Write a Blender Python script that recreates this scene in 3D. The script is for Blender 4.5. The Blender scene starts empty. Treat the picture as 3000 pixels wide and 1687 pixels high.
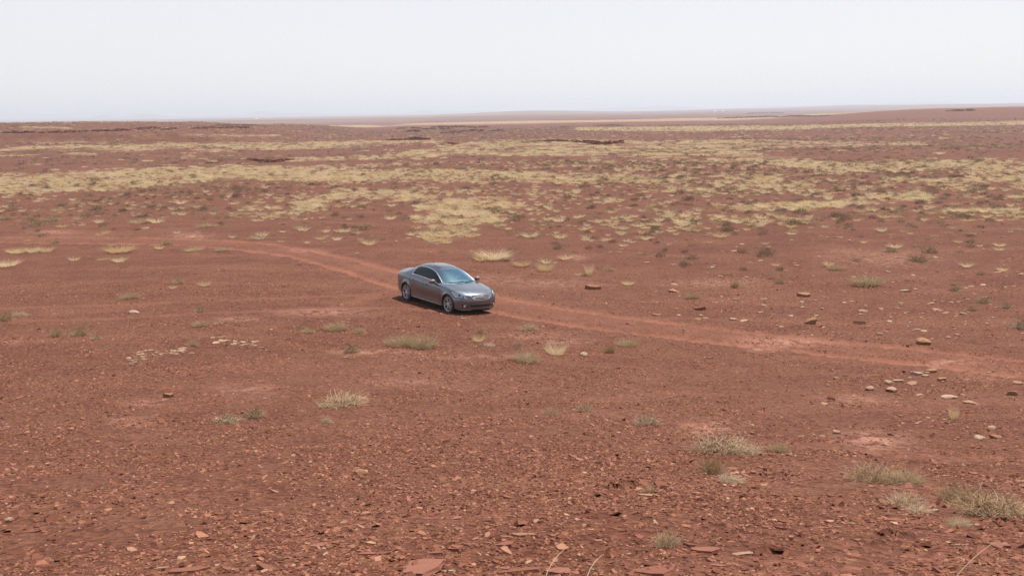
import bpy, bmesh, math, random
import numpy as np
from mathutils import Vector, Matrix
from mathutils.bvhtree import BVHTree
from mathutils.geometry import delaunay_2d_cdt

# ------------------------------------------------------------------ camera, sky, sun, exposure
SC = bpy.context.scene
F_PX, HORIZON, SLOPE, EYE = 2600.0, 328.0, -0.0145, 7.12     # focal length in photo pixels, horizon row, horizon slope, eye height
ROLL = math.atan(-SLOPE)
PITCH = math.atan((843.5 - HORIZON) * math.cos(ROLL) / F_PX)
cam_d = bpy.data.cameras.new('camera')
cam_d.sensor_width = 36.0
cam_d.lens = 36.0 * F_PX / 3000.0
cam_d.clip_start, cam_d.clip_end = 0.1, 90000
cam = bpy.data.objects.new('camera', cam_d)
SC.collection.objects.link(cam)
cam.matrix_world = Matrix.Translation((0, 0, EYE)) @ Matrix.Rotation(math.pi / 2 - PITCH, 4, 'X') @ Matrix.Rotation(-ROLL, 4, 'Z')
SC.camera = cam

SUN_EL, SUN_AZ = 66.0, 38.0            # degrees; azimuth clockwise from +Y (the way the camera looks)
world = bpy.data.worlds.new('World'); SC.world = world; world.use_nodes = True
wn = world.node_tree
sky = wn.nodes.new('ShaderNodeTexSky'); sky.sky_type = 'NISHITA'; sky.sun_disc = False
sky.sun_elevation = math.radians(SUN_EL); sky.sun_rotation = math.radians(SUN_AZ)
sky.altitude = 1500; sky.air_density = 1.0; sky.dust_density = 4.0; sky.ozone_density = 1.0
bg = wn.nodes['Background']; bg.inputs['Strength'].default_value = 0.10
veil = wn.nodes.new('ShaderNodeMix'); veil.data_type = 'RGBA'          # dusty white air: the same all round
veil.inputs[7].default_value = (7.9, 7.75, 7.8, 1)
wtc = wn.nodes.new('ShaderNodeTexCoord'); wsp = wn.nodes.new('ShaderNodeSeparateXYZ'); wn.links.new(wtc.outputs['Generated'], wsp.inputs[0])
wr = wn.nodes.new('ShaderNodeMapRange'); wr.interpolation_type = 'SMOOTHSTEP'      # more dusty air lies in front of the low sky than overhead
for k_, v_ in (('From Min', 0.06), ('From Max', 0.75), ('To Min', 0.80), ('To Max', 0.18)): wr.inputs[k_].default_value = v_
wn.links.new(wsp.outputs[2], wr.inputs['Value']); wn.links.new(wr.outputs[0], veil.inputs[0])
wn.links.new(sky.outputs[0], veil.inputs[6]); wn.links.new(veil.outputs[2], bg.inputs['Color'])
sun_d = bpy.data.lights.new('sun', 'SUN'); sun_d.energy = 4.6; sun_d.angle = math.radians(0.53); sun_d.color = (1.0, 0.955, 0.89)
sun = bpy.data.objects.new('sun', sun_d); SC.collection.objects.link(sun)
az, el = math.radians(SUN_AZ), math.radians(SUN_EL)
SUN_DIR = Vector((math.sin(az) * math.cos(el), math.cos(az) * math.cos(el), math.sin(el)))
sun.rotation_euler = SUN_DIR.to_track_quat('Z', 'Y').to_euler()
SC.view_settings.view_transform = 'Standard'; SC.view_settings.look = 'None'
SC.view_settings.exposure = 0.30; SC.view_settings.gamma = 1.0
SC.cycles.max_bounces = 6; SC.cycles.volume_bounces = 1; SC.cycles.transparent_max_bounces = 12
SC.cycles.use_denoising = True; SC.cycles.denoiser = 'OPENIMAGEDENOISE'; SC.cycles.denoising_input_passes = 'RGB_ALBEDO_NORMAL'; SC.cycles.denoising_prefilter = 'NONE'; SC.cycles.sample_clamp_indirect = 2.0; SC.cycles.sample_clamp_direct = 3.0
SC.cycles.caustics_reflective = False; SC.cycles.caustics_refractive = False

# ------------------------------------------------------------------ helpers
rng = np.random.default_rng(7)
random.seed(7)
COL = SC.collection

def tag(o, label=None, cat=None, group=None, kind=None):
    if label: o['label'] = label
    if cat: o['category'] = cat
    if group: o['group'] = group
    if kind: o['kind'] = kind
    return o

def link(name, me, mat=None, parent=None, smooth=None):
    o = bpy.data.objects.new(name, me); COL.objects.link(o)
    if mat is not None and not me.materials: me.materials.append(mat)
    if parent is not None: o.parent = parent
    if smooth is not None: smooth_mesh(me, smooth)
    return o

def smooth_mesh(me, ang):
    me.polygons.foreach_set('use_smooth', [True] * len(me.polygons))
    if ang < 180: me.set_sharp_from_angle(angle=math.radians(ang))
    me.update()

def mesh(name, v, f):
    me = bpy.data.meshes.new(name)
    me.from_pydata([tuple(map(float, p)) for p in v], [], [tuple(map(int, q)) for q in f])
    me.update()
    return me

def np_mesh(name, V, Q):
    """Fast mesh from an (n,3) vertex array and an (m,3|4) face array."""
    me = bpy.data.meshes.new(name)
    k = Q.shape[1]
    me.vertices.add(len(V)); me.vertices.foreach_set('co', np.ascontiguousarray(V, np.float32).ravel())
    me.loops.add(Q.size); me.loops.foreach_set('vertex_index', np.ascontiguousarray(Q, np.int32).ravel())
    me.polygons.add(len(Q)); me.polygons.foreach_set('loop_start', np.arange(0, Q.size, k, dtype=np.int32))
    me.update(calc_edges=True); me.validate()
    return me

def empty(name, loc=(0, 0, 0), rot=(0, 0, 0), scale=1.0):
    o = bpy.data.objects.new(name, None); COL.objects.link(o)
    o.location = loc; o.rotation_euler = rot
    o.scale = (scale,) * 3 if np.isscalar(scale) else scale
    o.empty_display_size = 0.1
    return o

def sm(a, b, x):
    t = np.clip((x - a) / (b - a), 0, 1); return t * t * (3 - 2 * t)

def hsh(ix, iy, seed):
    h = ix * np.uint32(374761393) + iy * np.uint32(668265263) + np.uint32((seed * 974634777) & 0xffffffff)
    h = (h ^ (h >> np.uint32(13))) * np.uint32(1274126177)
    return ((h ^ (h >> np.uint32(16))) & np.uint32(0xffffff)) * (1 / 16777215.0)

def vnoise(x, y, seed=0):
    x, y = np.broadcast_arrays(np.atleast_1d(np.asarray(x, float)), np.atleast_1d(np.asarray(y, float)))
    ix, iy = np.floor(x), np.floor(y); fx, fy = x - ix, y - iy
    fx = fx * fx * (3 - 2 * fx); fy = fy * fy * (3 - 2 * fy)
    ix = ix.astype(np.int64).astype(np.uint32); iy = iy.astype(np.int64).astype(np.uint32); jx = ix + np.uint32(1); jy = iy + np.uint32(1)
    a, b, c, d = hsh(ix, iy, seed), hsh(jx, iy, seed), hsh(ix, jy, seed), hsh(jx, jy, seed)
    return (a + (b - a) * fx) * (1 - fy) + (c + (d - c) * fx) * fy

def fbm(x, y, seed=0, octv=4):
    s, a, t = 0.0, 1.0, 0.0; sh = np.ndim(x) or np.ndim(y)
    for k in range(octv):
        s = s + a * (vnoise(x, y, seed + k * 17) - 0.5); t += a; a *= 0.5; x, y = x * 2.03 + 5.1, y * 2.03 + 1.7
    return s / t * 2 if sh else float(s[0] / t * 2)

def pchip(keys):
    k = np.array(keys, float); X, Yv = k[:, 0], k[:, 1]
    d = np.diff(Yv) / np.diff(X); m = np.zeros(len(X)); m[0], m[-1] = d[0], d[-1]
    for i in range(1, len(X) - 1):
        m[i] = 0 if d[i - 1] * d[i] <= 0 else 2 * d[i - 1] * d[i] / (d[i - 1] + d[i])
    def f(x):
        x = np.clip(np.asarray(x, float), X[0], X[-1])
        i = np.clip(np.searchsorted(X, x) - 1, 0, len(X) - 2); h = X[i + 1] - X[i]; t = (x - X[i]) / h
        return (Yv[i] * (2 * t**3 - 3 * t**2 + 1) + h * m[i] * (t**3 - 2 * t**2 + t) + Yv[i + 1] * (3 * t**2 - 2 * t**3) + h * m[i + 1] * (t**3 - t**2))
    return f

# ------------------------------------------------------------------ materials
class NT:
    def __init__(s, name):
        s.m = bpy.data.materials.new(name); s.m.use_nodes = True; s.t = s.m.node_tree
        s.b = s.t.nodes['Principled BSDF']; s.out = s.t.nodes['Material Output']
    def n(s, typ, **kw):
        nd = s.t.nodes.new('ShaderNode' + typ)
        for k, v in kw.items():
            if k.startswith('i_'):
                nd.inputs[k[2:].replace('_', ' ')].default_value = v
            else: setattr(nd, k, v)
        return nd
    def l(s, a, b): s.t.links.new(a, b)
    def mix(s, fac, a, b, mode='MIX'):
        nd = s.t.nodes.new('ShaderNodeMix'); nd.data_type = 'RGBA'; nd.blend_type = mode
        for sock, v in ((nd.inputs[0], fac), (nd.inputs[6], a), (nd.inputs[7], b)):
            if isinstance(v, bpy.types.NodeSocket): s.l(v, sock)
            elif isinstance(v, (int, float)): sock.default_value = v if sock.type == 'VALUE' else (v, v, v, 1)
            else: sock.default_value = (*v, 1)
        return nd.outputs[2]
    def math(s, op, a, b=0.0, c=0.0):
        nd = s.t.nodes.new('ShaderNodeMath'); nd.operation = op
        for sock, v in zip(nd.inputs, (a, b, c)):
            if isinstance(v, bpy.types.NodeSocket): s.l(v, sock)
            else: sock.default_value = v
        return nd.outputs[0]
    def ramp(s, fac, stops):
        nd = s.t.nodes.new('ShaderNodeValToRGB'); e = nd.color_ramp.elements
        while len(e) < len(stops): e.new(0.5)
        for x, (p, c) in zip(e, stops): x.position = p; x.color = (*c, 1) if len(c) == 3 else c
        s.l(fac, nd.inputs[0]); return nd.outputs[0]
    def noise(s, vec, scale, detail=4, rough=0.55):
        nd = s.n('TexNoise'); nd.inputs['Scale'].default_value = scale; nd.inputs['Detail'].default_value = detail
        nd.inputs['Roughness'].default_value = rough
        if vec is not None: s.l(vec, nd.inputs['Vector'])
        return nd.outputs['Fac']

def simple(name, col, rough=0.6, metal=0.0, coat=0.0, var=0.12, nscale=8.0, spec=0.5):
    t = NT(name); tc = t.n('TexCoord').outputs['Object']
    f = t.noise(tc, nscale)
    a = tuple(c * (1 - var) for c in col); b = tuple(min(1, c * (1 + var)) for c in col)
    t.l(t.ramp(f, [(0.3, a), (0.7, b)]), t.b.inputs['Base Color'])
    t.b.inputs['Roughness'].default_value = rough; t.b.inputs['Metallic'].default_value = metal
    t.b.inputs['Coat Weight'].default_value = coat; t.b.inputs['Coat Roughness'].default_value = 0.06
    t.b.inputs['Specular IOR Level'].default_value = spec
    return t.m

def ground_mat():
    t = NT('red_desert_soil'); tc = t.n('TexCoord').outputs['Object']
    big = t.noise(tc, 0.035, 5); mid = t.noise(tc, 0.6, 5); fine = t.noise(tc, 9.0, 4, 0.65)
    base = t.ramp(big, [(0.3, (0.119, 0.044, 0.026)), (0.7, (0.162, 0.064, 0.037))])
    base = t.mix(t.ramp(mid, [(0.42, (0, 0, 0)), (0.62, (0.6, 0.6, 0.6))]), base, (0.187, 0.076, 0.0445))
    mpw = t.n('Mapping'); mpw.inputs['Scale'].default_value = (0.10, 0.38, 0.3); mpw.inputs['Rotation'].default_value = (0, 0, 0.35); t.l(tc, mpw.inputs['Vector'])
    wash = t.noise(mpw.outputs[0], 1.0, 6, 0.62)                    # washes of finer sand and darker crust
    base = t.mix(t.ramp(wash, [(0.52, (0,) * 3), (0.68, (0.75,) * 3)]), base, (0.22, 0.09, 0.056))
    base = t.mix(t.ramp(wash, [(0.34, (0.6,) * 3), (0.46, (0,) * 3)]), base, (0.125, 0.044, 0.029))
    # little flakes: cells of slightly different reds
    vor = t.n('TexVoronoi'); vor.inputs['Scale'].default_value = 16.0; t.l(tc, vor.inputs['Vector'])
    vmap = t.ramp(vor.outputs['Color'], [(0.15, (0.45, 0.43, 0.43)), (0.5, (1.0, 1.0, 1.0)), (0.72, (1.2, 1.22, 1.2)), (0.9, (1.8, 2.0, 1.9))])
    base = t.mix(0.75, base, vmap, 'MULTIPLY')
    vor2 = t.n('TexVoronoi'); vor2.inputs['Scale'].default_value = 1.7; t.l(tc, vor2.inputs['Vector'])
    sp = t.ramp(vor2.outputs['Distance'], [(0.05, (1, 1, 1)), (0.12, (0, 0, 0))])
    base = t.mix(t.math('MULTIPLY', sp, 0.35), base, (0.36, 0.155, 0.095))
    base = t.mix(t.math('MULTIPLY', fine, 0.35), base, (0.15, 0.042, 0.026))
    lit = t.ramp(t.noise(tc, 1.1, 6, 0.7), [(0.48, (0,) * 3), (0.66, (0.55,) * 3)])
    base = t.mix(lit, base, (0.175, 0.078, 0.045))
    at = lambda nm: t.n('Attribute', attribute_name=nm).outputs['Fac']
    # faint ruts of finer, paler sand
    tr = t.math('MULTIPLY', at('track'), t.ramp(t.noise(tc, 1.6, 5), [(0.3, (0.3,) * 3), (0.65, (0.85,) * 3)]))
    sand = t.ramp(fine, [(0.3, (0.245, 0.096, 0.058)), (0.7, (0.285, 0.117, 0.072))])
    base = t.mix(tr, base, sand)
    pl = t.math('MULTIPLY', at('pale'), t.ramp(t.noise(tc, 3.0, 5, 0.7), [(0.42, (0,) * 3), (0.56, (1,) * 3)]))
    base = t.mix(pl, base, t.ramp(fine, [(0.3, (0.36, 0.16, 0.105)), (0.75, (0.45, 0.24, 0.17))]))
    # dry grass litter and far grassland
    g = t.math('MULTIPLY', at('grass'), t.ramp(t.noise(tc, 0.5, 6, 0.75), [(0.40, (0,) * 3), (0.58, (1,) * 3)]))
    base = t.mix(g, base, t.ramp(fine, [(0.3, (0.44, 0.31, 0.155)), (0.7, (0.56, 0.42, 0.235))]))
    # far scrub: dark specks where single bushes can no longer be told apart
    vs = t.n('TexVoronoi'); vs.inputs['Scale'].default_value = 0.22; t.l(tc, vs.inputs['Vector'])
    sc = t.math('MULTIPLY', at('scrub'), t.ramp(vs.outputs['Distance'], [(0.16, (1,) * 3), (0.30, (0,) * 3)]))
    base = t.mix(t.math('MULTIPLY', sc, 0.85), base, (0.12, 0.07, 0.042))
    t.l(base, t.b.inputs['Base Color'])
    t.b.inputs['Roughness'].default_value = 0.92; t.b.inputs['Specular IOR Level'].default_value = 0.15
    bmp = t.n('Bump', i_Strength=1.0, i_Distance=0.05)
    hgt = t.math('ADD', t.math('MULTIPLY', fine, 0.6), t.math('MULTIPLY', vor.outputs['Distance'], 0.9))
    inv = t.math('SUBTRACT', 1.0, t.math('MULTIPLY', at('track'), 0.75))
    t.l(t.math('MULTIPLY', hgt, inv), bmp.inputs['Height']); t.l(bmp.outputs[0], t.b.inputs['Normal'])
    return t.m

def rock_mat(name, stops, bump=0.5, scale=6.0, mottled=0.35):
    t = NT(name); tc = t.n('TexCoord').outputs['Object']; oi = t.n('ObjectInfo').outputs['Random']
    c = t.ramp(oi, stops)
    n1 = t.noise(tc, scale, 5, 0.65)
    c = t.mix(t.math('MULTIPLY', t.ramp(n1, [(0.4, (0,) * 3), (0.65, (1,) * 3)]), mottled), c, (0.24, 0.075, 0.043))
    n2 = t.noise(tc, scale * 5, 3, 0.6)
    c = t.mix(t.math('MULTIPLY', n2, 0.4), c, (0.6, 0.55, 0.5), 'MULTIPLY')
    t.l(c, t.b.inputs['Base Color']); t.b.inputs['Roughness'].default_value = 0.9; t.b.inputs['Specular IOR Level'].default_value = 0.2
    b = t.n('Bump', i_Strength=bump, i_Distance=0.02); t.l(n2, b.inputs['Height']); t.l(b.outputs[0], t.b.inputs['Normal'])
    return t.m

def plant_mat(name, stops, transl=0.35, tip=None):
    t = NT(name); oi = t.n('ObjectInfo').outputs['Random']; tc = t.n('TexCoord').outputs['Object']
    c = t.ramp(oi, stops)
    c = t.mix(t.math('MULTIPLY', t.noise(tc, 14.0, 3), 0.5), c, (0.62, 0.58, 0.52), 'MULTIPLY')
    t.l(c, t.b.inputs['Base Color']); t.b.inputs['Roughness'].default_value = 0.8; t.b.inputs['Specular IOR Level'].default_value = 0.15
    tr = t.n('BsdfTranslucent'); t.l(c, tr.inputs['Color'])
    mx = t.n('MixShader'); mx.inputs[0].default_value = transl
    t.l(t.b.outputs[0], mx.inputs[1]); t.l(tr.outputs[0], mx.inputs[2]); t.l(mx.outputs[0], t.out.inputs['Surface'])
    return t.m

M = {}
M['ground'] = ground_mat()
M['red_rock'] = rock_mat('red_shale', [(0, (0.14, 0.051, 0.030)), (0.3, (0.25, 0.098, 0.058)), (0.75, (0.365, 0.157, 0.095)), (0.95, (0.45, 0.222, 0.135)), (1, (0.54, 0.35, 0.215))], 0.4, 9.0, 0.3)
M['slab'] = rock_mat('shale_slab', [(0, (0.20, 0.08, 0.05)), (0.6, (0.245, 0.10, 0.064)), (1, (0.30, 0.135, 0.09))], 0.35, 5.0, 0.35)
M['pale_rock'] = rock_mat('pale_sandstone', [(0, (0.33, 0.17, 0.10)), (0.5, (0.40, 0.235, 0.145)), (1, (0.47, 0.31, 0.205))], 0.6, 4.0, 0.30)
M['white_rock'] = rock_mat('white_limestone', [(0, (0.41, 0.265, 0.17)), (1, (0.52, 0.37, 0.255))], 0.5, 7.0, 0.35)
M['tan_rock'] = rock_mat('tan_sandstone', [(0, (0.33, 0.19, 0.10)), (1, (0.46, 0.28, 0.15))], 0.8, 5.0, 0.5)
M['brown_rock'] = rock_mat('brown_sandstone', [(0, (0.21, 0.085, 0.05)), (1, (0.28, 0.125, 0.075))], 0.7, 5.0, 0.5)
M['ledge'] = rock_mat('ledge_sandstone', [(0, (0.22, 0.07, 0.042)), (1, (0.28, 0.095, 0.058))], 0.8, 0.5, 0.4)
M['pale_ledge'] = rock_mat('pale_ledge_sandstone', [(0, (0.34, 0.16, 0.11)), (1, (0.45, 0.26, 0.19))], 0.8, 0.5, 0.4)
M['grass'] = plant_mat('dry_grass', [(0, (0.64, 0.47, 0.25)), (0.3, (0.77, 0.61, 0.36)), (0.8, (0.85, 0.70, 0.46)), (1, (0.62, 0.52, 0.34))], 0.5)
M['scrub'] = plant_mat('grey_green_scrub', [(0, (0.20, 0.135, 0.085)), (0.5, (0.28, 0.195, 0.12)), (0.88, (0.36, 0.26, 0.16)), (1, (0.26, 0.22, 0.11))], 0.25)
M['green'] = plant_mat('olive_leaves', [(0, (0.31, 0.235, 0.105)), (1, (0.38, 0.285, 0.125))], 0.3)
M['twig'] = plant_mat('bleached_twigs', [(0, (0.50, 0.345, 0.21)), (0.6, (0.62, 0.45, 0.29)), (1, (0.72, 0.55, 0.38))], 0.1)
M['grey_leaf'] = plant_mat('grey_leaves', [(0, (0.38, 0.245, 0.135)), (1, (0.49, 0.33, 0.19))], 0.25)
M['tan_leaf'] = plant_mat('tan_leaves', [(0, (0.46, 0.34, 0.19)), (1, (0.54, 0.42, 0.24))], 0.35)

# ------------------------------------------------------------------ terrain as a height function
_P = np.array([(0, 5.45), (3, 5.08), (4, 4.86), (7, 4.02), (10, 3.15), (15, 1.98), (20, 1.12), (25, 0.56), (29, 0.25), (33, 0.0), (40, -0.28),
               (60, -0.62), (100, -1.0), (200, -1.5), (400, -2.2), (1000, -4.0), (3000, -6.0), (40000, -6.0)])
_prof = pchip(_P)
CAR_XY = np.array([-2.549, 32.88])

def H0(x, y):
    x = np.asarray(x, float); y = np.asarray(y, float)
    e = np.sqrt(np.maximum(y, 0) ** 2 + (0.45 * x) ** 2); r = np.hypot(x, y)
    z = _prof(e)
    dc = np.hypot(x - CAR_XY[0], y - CAR_XY[1])
    z = z - 0.055 * (x - CAR_XY[0]) * np.exp(-(dc / 20.0) ** 2)
    calm = sm(3.0, 9.0, dc)
    z = z + calm * 0.16 * fbm(x / 9, y / 9, 3, 3) * sm(2, 12, r)
    z = z + calm * 0.06 * fbm(x / 1.7, y / 1.4, 11, 3)
    z = z + 0.016 * fbm(x / 0.33, y / 0.33, 23, 3) * (0.35 + 0.65 * calm)
    far = sm(60, 260, r)
    z = z + far * 1.0 * fbm(x / 110, y / 70, 31, 4)
    z = z + sm(400, 1500, r) * 5.0 * fbm(x / 900, y / 500, 41, 4)
    # bench with an escarpment on the far left
    bx = sm(-62, -110, x + 0.06 * (y - 260))
    z = z + bx * (2.4 * sm(150, 262, y) + 2.4 * sm(266, 272, y + 10 * fbm(x / 25, y / 200, 51, 3)) + 2.6 * sm(275, 400, y) * sm(-148, -188, x) - 9.0 * sm(460, 900, y))
    # far rises
    a = np.degrees(np.arctan2(x, np.maximum(y, 1e-6))); a = np.where(y > 0, a, 180)
    z = z + 16 * np.exp(-((a - 1.5) / 4.5) ** 2) * np.exp(-((r - 4600) / 1500) ** 2)
    z = z + 24 * sm(3, 22, a) * np.exp(-((r - 5600) / 1300) ** 2) * (0.8 + 0.5 * fbm(x / 700, y / 700, 61, 3))
    z = z + 9 * sm(13, 26, a) * np.exp(-((r - 900) / 260) ** 2)
    # distant mountains, 10 to 13 km away
    pk = 62 + 30 * fbm(a / 3.0, a * 0 + 2.2, 71, 4)
    for c, w, h in ((-24.2, 0.5, 110), (-22.0, 0.9, 100), (-15.3, 0.7, 120), (-13.2, 1.5, 55), (-5.4, 0.7, 60), (-1.8, 0.6, 70), (-3.6, 2.0, 45), (9.4, 2.2, 110), (6.0, 2.0, 50), (16.5, 2.4, 60), (24, 3, 90)):
        pk = pk + h * np.exp(-((a - c) / w) ** 2) * (1 + 0.3 * fbm(a * 3, a * 0, 73, 3))
    z = z + np.maximum(pk, 0) * np.exp(-((r - 11500) / 900) ** 2) * 0.33
    return z

cR, sR, cP, sP = math.cos(ROLL), math.sin(ROLL), math.cos(PITCH), math.sin(PITCH)
def px_dir(px, py):
    a2 = np.asarray(px, float) - 1500; b2 = 843.5 - np.asarray(py, float)
    a = a2 * cR + b2 * sR; b = -a2 * sR + b2 * cR
    u, v, d = a / F_PX, b / F_PX, 1.0
    D = np.stack([u, d * cP + v * sP, -d * sP + v * cP], -1)
    return D / np.linalg.norm(D, axis=-1, keepdims=True)
def to_px(x, y, z):
    X, Y, Z = x, y, z - EYE
    d = np.maximum(Y * cP - Z * sP, 1e-3); v = Y * sP + Z * cP
    a, b = F_PX * X / d, F_PX * v / d
    return 1500 + a * cR - b * sR, 843.5 - (a * sR + b * cR)
_T = np.geomspace(2.0, 24000, 480)
def gp(px, py, Hf=None):
    """Where on the ground a spot seen in the photograph lies."""
    Hf = Hf or H0
    D = px_dir(px, py); one = D.ndim == 1; D = np.atleast_2d(D)
    out = np.zeros((len(D), 3))
    for i0 in range(0, len(D), 200):
        d = D[i0:i0 + 200]
        X = d[:, 0:1] * _T; Y = d[:, 1:2] * _T; Z = EYE + d[:, 2:3] * _T
        below = Z < Hf(X, Y); k = np.where(below.any(1), below.argmax(1), len(_T) - 1); k = np.maximum(k, 1)
        lo, hi = _T[k - 1].copy(), _T[k].copy()
        for _ in range(14):
            m = (lo + hi) / 2; b = EYE + d[:, 2] * m < Hf(d[:, 0] * m, d[:, 1] * m)
            hi = np.where(b, m, hi); lo = np.where(b, lo, m)
        out[i0:i0 + 200, 0] = d[:, 0] * hi; out[i0:i0 + 200, 1] = d[:, 1] * hi
    out[:, 2] = Hf(out[:, 0], out[:, 1])
    return out[0] if one else out

# ruts of the dirt tracks (photo rows), washed-out pits, pale bedrock
RUTS = [([(-500, 700), (0, 694), (300, 696), (620, 701), (820, 716), (960, 742), (1080, 772), (1180, 800), (1330, 838), (1480, 872), (1700, 912), (2000, 950), (2300, 984), (2500, 1004), (2750, 1030), (3000, 1056), (3500, 1110)], 0.42, 1.0),
        ([(-500, 716), (0, 709), (300, 712), (600, 720), (800, 740), (930, 768), (1040, 803), (1150, 838), (1290, 875), (1450, 912), (1650, 948), (1850, 972), (2050, 996), (2300, 1022), (2500, 1046), (2750, 1072), (3000, 1098), (3500, 1155)], 0.42, 1.0),
        ([(-300, 915), (0, 905), (300, 896), (600, 884), (900, 872), (1130, 862), (1250, 866)], 0.3, 0.45),
        ([(-300, 950), (0, 944), (350, 935), (620, 918), (900, 908), (1150, 902), (1300, 912)], 0.3, 0.45),
        ([(980, 905), (1060, 880), (1150, 850), (1250, 800), (1330, 790)], 0.4, 0.35)]
RUTS.append(([((a[0] + b[0]) / 2, (a[1] + b[1]) / 2) for a, b in zip(RUTS[0][0], RUTS[1][0])], 1.35, 0.34))
RUT_W = []
for pts, w, s in RUTS:
    p = np.array(pts, float); k = np.linspace(0, len(p) - 1, 26)
    ii = np.arange(len(p)); p = np.stack([np.interp(k, ii, p[:, 0]), np.interp(k, ii, p[:, 1])], 1)
    RUT_W.append((gp(p[:, 0], p[:, 1])[:, :2], w, s))
def seg_dist(x, y, line):
    best = np.full(x.shape, 1e9)
    for a, b in zip(line[:-1], line[1:]):
        d = b - a; L = (d @ d) + 1e-9
        t = np.clip(((x - a[0]) * d[0] + (y - a[1]) * d[1]) / L, 0, 1)
        best = np.minimum(best, np.hypot(x - a[0] - t * d[0], y - a[1] - t * d[1]))
    return best
def track_at(x, y):
    sh = x.shape; x = x.ravel(); y = y.ravel(); out = np.zeros(x.shape)
    near = np.nonzero((y > 14) & (y < 95) & (np.abs(x) < 75))[0]
    if len(near):
        xs, ys = x[near], y[near]; v = np.zeros(len(near)); j = 0.18 * fbm(xs / 1.3, ys / 1.3, 91, 3)
        for line, w, s in RUT_W:
            pad = w + 1.0; bb = np.nonzero((xs > line[:, 0].min() - pad) & (xs < line[:, 0].max() + pad) & (ys > line[:, 1].min() - pad) & (ys < line[:, 1].max() + pad))[0]
            d = seg_dist(xs[bb], ys[bb], line) + j[bb]
            v[bb] = np.maximum(v[bb], s * sm(w * 1.25, w * 0.45, d))
        out[near] = v
    return out.reshape(sh)
PITS = [(1855, 1428, 0.34, 0.10), (2255, 1392, 0.34, 0.11), (2535, 1338, 0.26, 0.07), (2615, 1570, 0.17, 0.05), (2280, 1623, 0.13, 0.05), (1690, 1470, 0.09, 0.04), (700, 1222, 0.35, 0.05), (2960, 1535, 0.13, 0.06)]
PIT_W = [(*gp(a, b)[:2], w, d) for a, b, w, d in PITS]
def rut_relief(t):
    """Pressed ruts with a low berm of pushed-out sand along their edges."""
    return -0.075 * sm(.35, .9, t) + 0.03 * np.exp(-((t - .42) / .16) ** 2)
def H(x, y):
    x = np.asarray(x, float); y = np.asarray(y, float)
    z = H0(x, y) + rut_relief(track_at(np.atleast_1d(x), np.atleast_1d(y)).reshape(x.shape))
    for cx, cy, w, d in PIT_W:
        u = (x - cx) / w; v = (y - cy - 0.12 * w * np.cos(u * 3)) / (w * 0.6)
        q = np.hypot(u, v) + .45 * fbm(x / .11, y / .11, 191, 3) * (np.abs(u) < 2) * (np.abs(v) < 3)
        z = z - .65 * d * sm(1.0, .60, q) * np.clip((v + 1) / 2, 0, 1)
        z = z + 0.45 * d * np.exp(-u ** 2 * 3) * np.exp(-((v - 1.5) / 0.7) ** 2)
    return z

# grass cover: strokes (photo column, row, half height in rows) with a strength
STROKES = [([(-400, 540, 28), (0, 537, 29), (310, 530, 30), (500, 512, 25), (780, 508, 22), (1000, 515, 26)], 0.85),
    ([(-400, 440, 5), (0, 438, 5), (250, 432, 9), (400, 434, 10), (600, 425, 8), (800, 430, 12), (1000, 425, 10), (1080, 418, 6), (1300, 416, 3)], 0.95),
    ([(-200, 416, 3), (0, 416, 3), (200, 418, 4), (380, 412, 4)], 0.8), ([(380, 397, 4), (720, 398, 3), (810, 397, 3)], 0.8), ([(60, 373, 2), (200, 376, 2.5)], 0.9),
    ([(0, 455, 5), (100, 456, 3)], 0.8), ([(200, 452, 4), (270, 453, 4)], 0.8),
    ([(545, 455, 3), (580, 442, 5), (700, 440, 5)], 0.8), ([(850, 470, 5), (1000, 466, 6), (1150, 457, 6), (1300, 440, 10)], 0.9),
    ([(1000, 570, 12), (960, 575, 12), (900, 605, 14), (870, 630, 7)], 1.0), ([(740, 612, 6), (770, 596, 7)], 1.0),
    ([(1300, 440, 14), (1450, 434, 22), (1700, 432, 24), (1900, 440, 26), (2000, 438, 26), (2200, 424, 14), (2400, 422, 8), (2700, 420, 5)], 0.85),
    ([(1220, 458, 10), (1250, 450, 12)], 1.0),
    ([(1000, 518, 24), (1100, 515, 17), (1300, 512, 17), (1500, 520, 15), (1750, 525, 14), (2000, 525, 14)], 0.55),
    ([(1000, 568, 16), (1060, 562, 10)], 0.6),
    ([(1140, 570, 9), (1200, 582, 16), (1270, 604, 22), (1400, 615, 26), (1500, 608, 15)], 1.0), ([(1220, 640, 8), (1290, 650, 26), (1330, 670, 34), (1290, 695, 22)], 1.0), ([(1330, 655, 22), (1400, 640, 20), (1450, 650, 10)], 0.9),
    ([(1700, 378, 5), (2000, 377, 8), (2300, 375, 7), (2500, 368, 5), (3000, 360, 6), (3400, 355, 6)], 0.9),
    ([(2000, 446, 12), (2150, 452, 11), (2300, 475, 15), (2420, 487, 9)], 0.95),
    ([(2450, 497, 10), (2650, 490, 14), (2800, 490, 16), (3000, 505, 20), (3300, 505, 20)], 0.38),
    ([(2100, 606, 4), (2280, 606, 7), (2350, 606, 15), (2450, 600, 14), (2540, 586, 9), (2680, 570, 12)], 1.0),
    ([(2100, 598, 6), (2165, 612, 6)], 1.0), ([(2000, 556, 12), (2060, 562, 10)], 0.6), ([(2020, 650, 13), (2035, 655, 10)], 0.8),
    ([(2200, 530, 6), (2260, 528, 9)], 0.8), ([(2900, 515, 18), (3000, 520, 20)], 0.45), ([(2760, 545, 8), (2820, 548, 8)], 0.5),
    ([(1400, 757, 4), (1450, 752, 10)], 0.9)]
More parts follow.
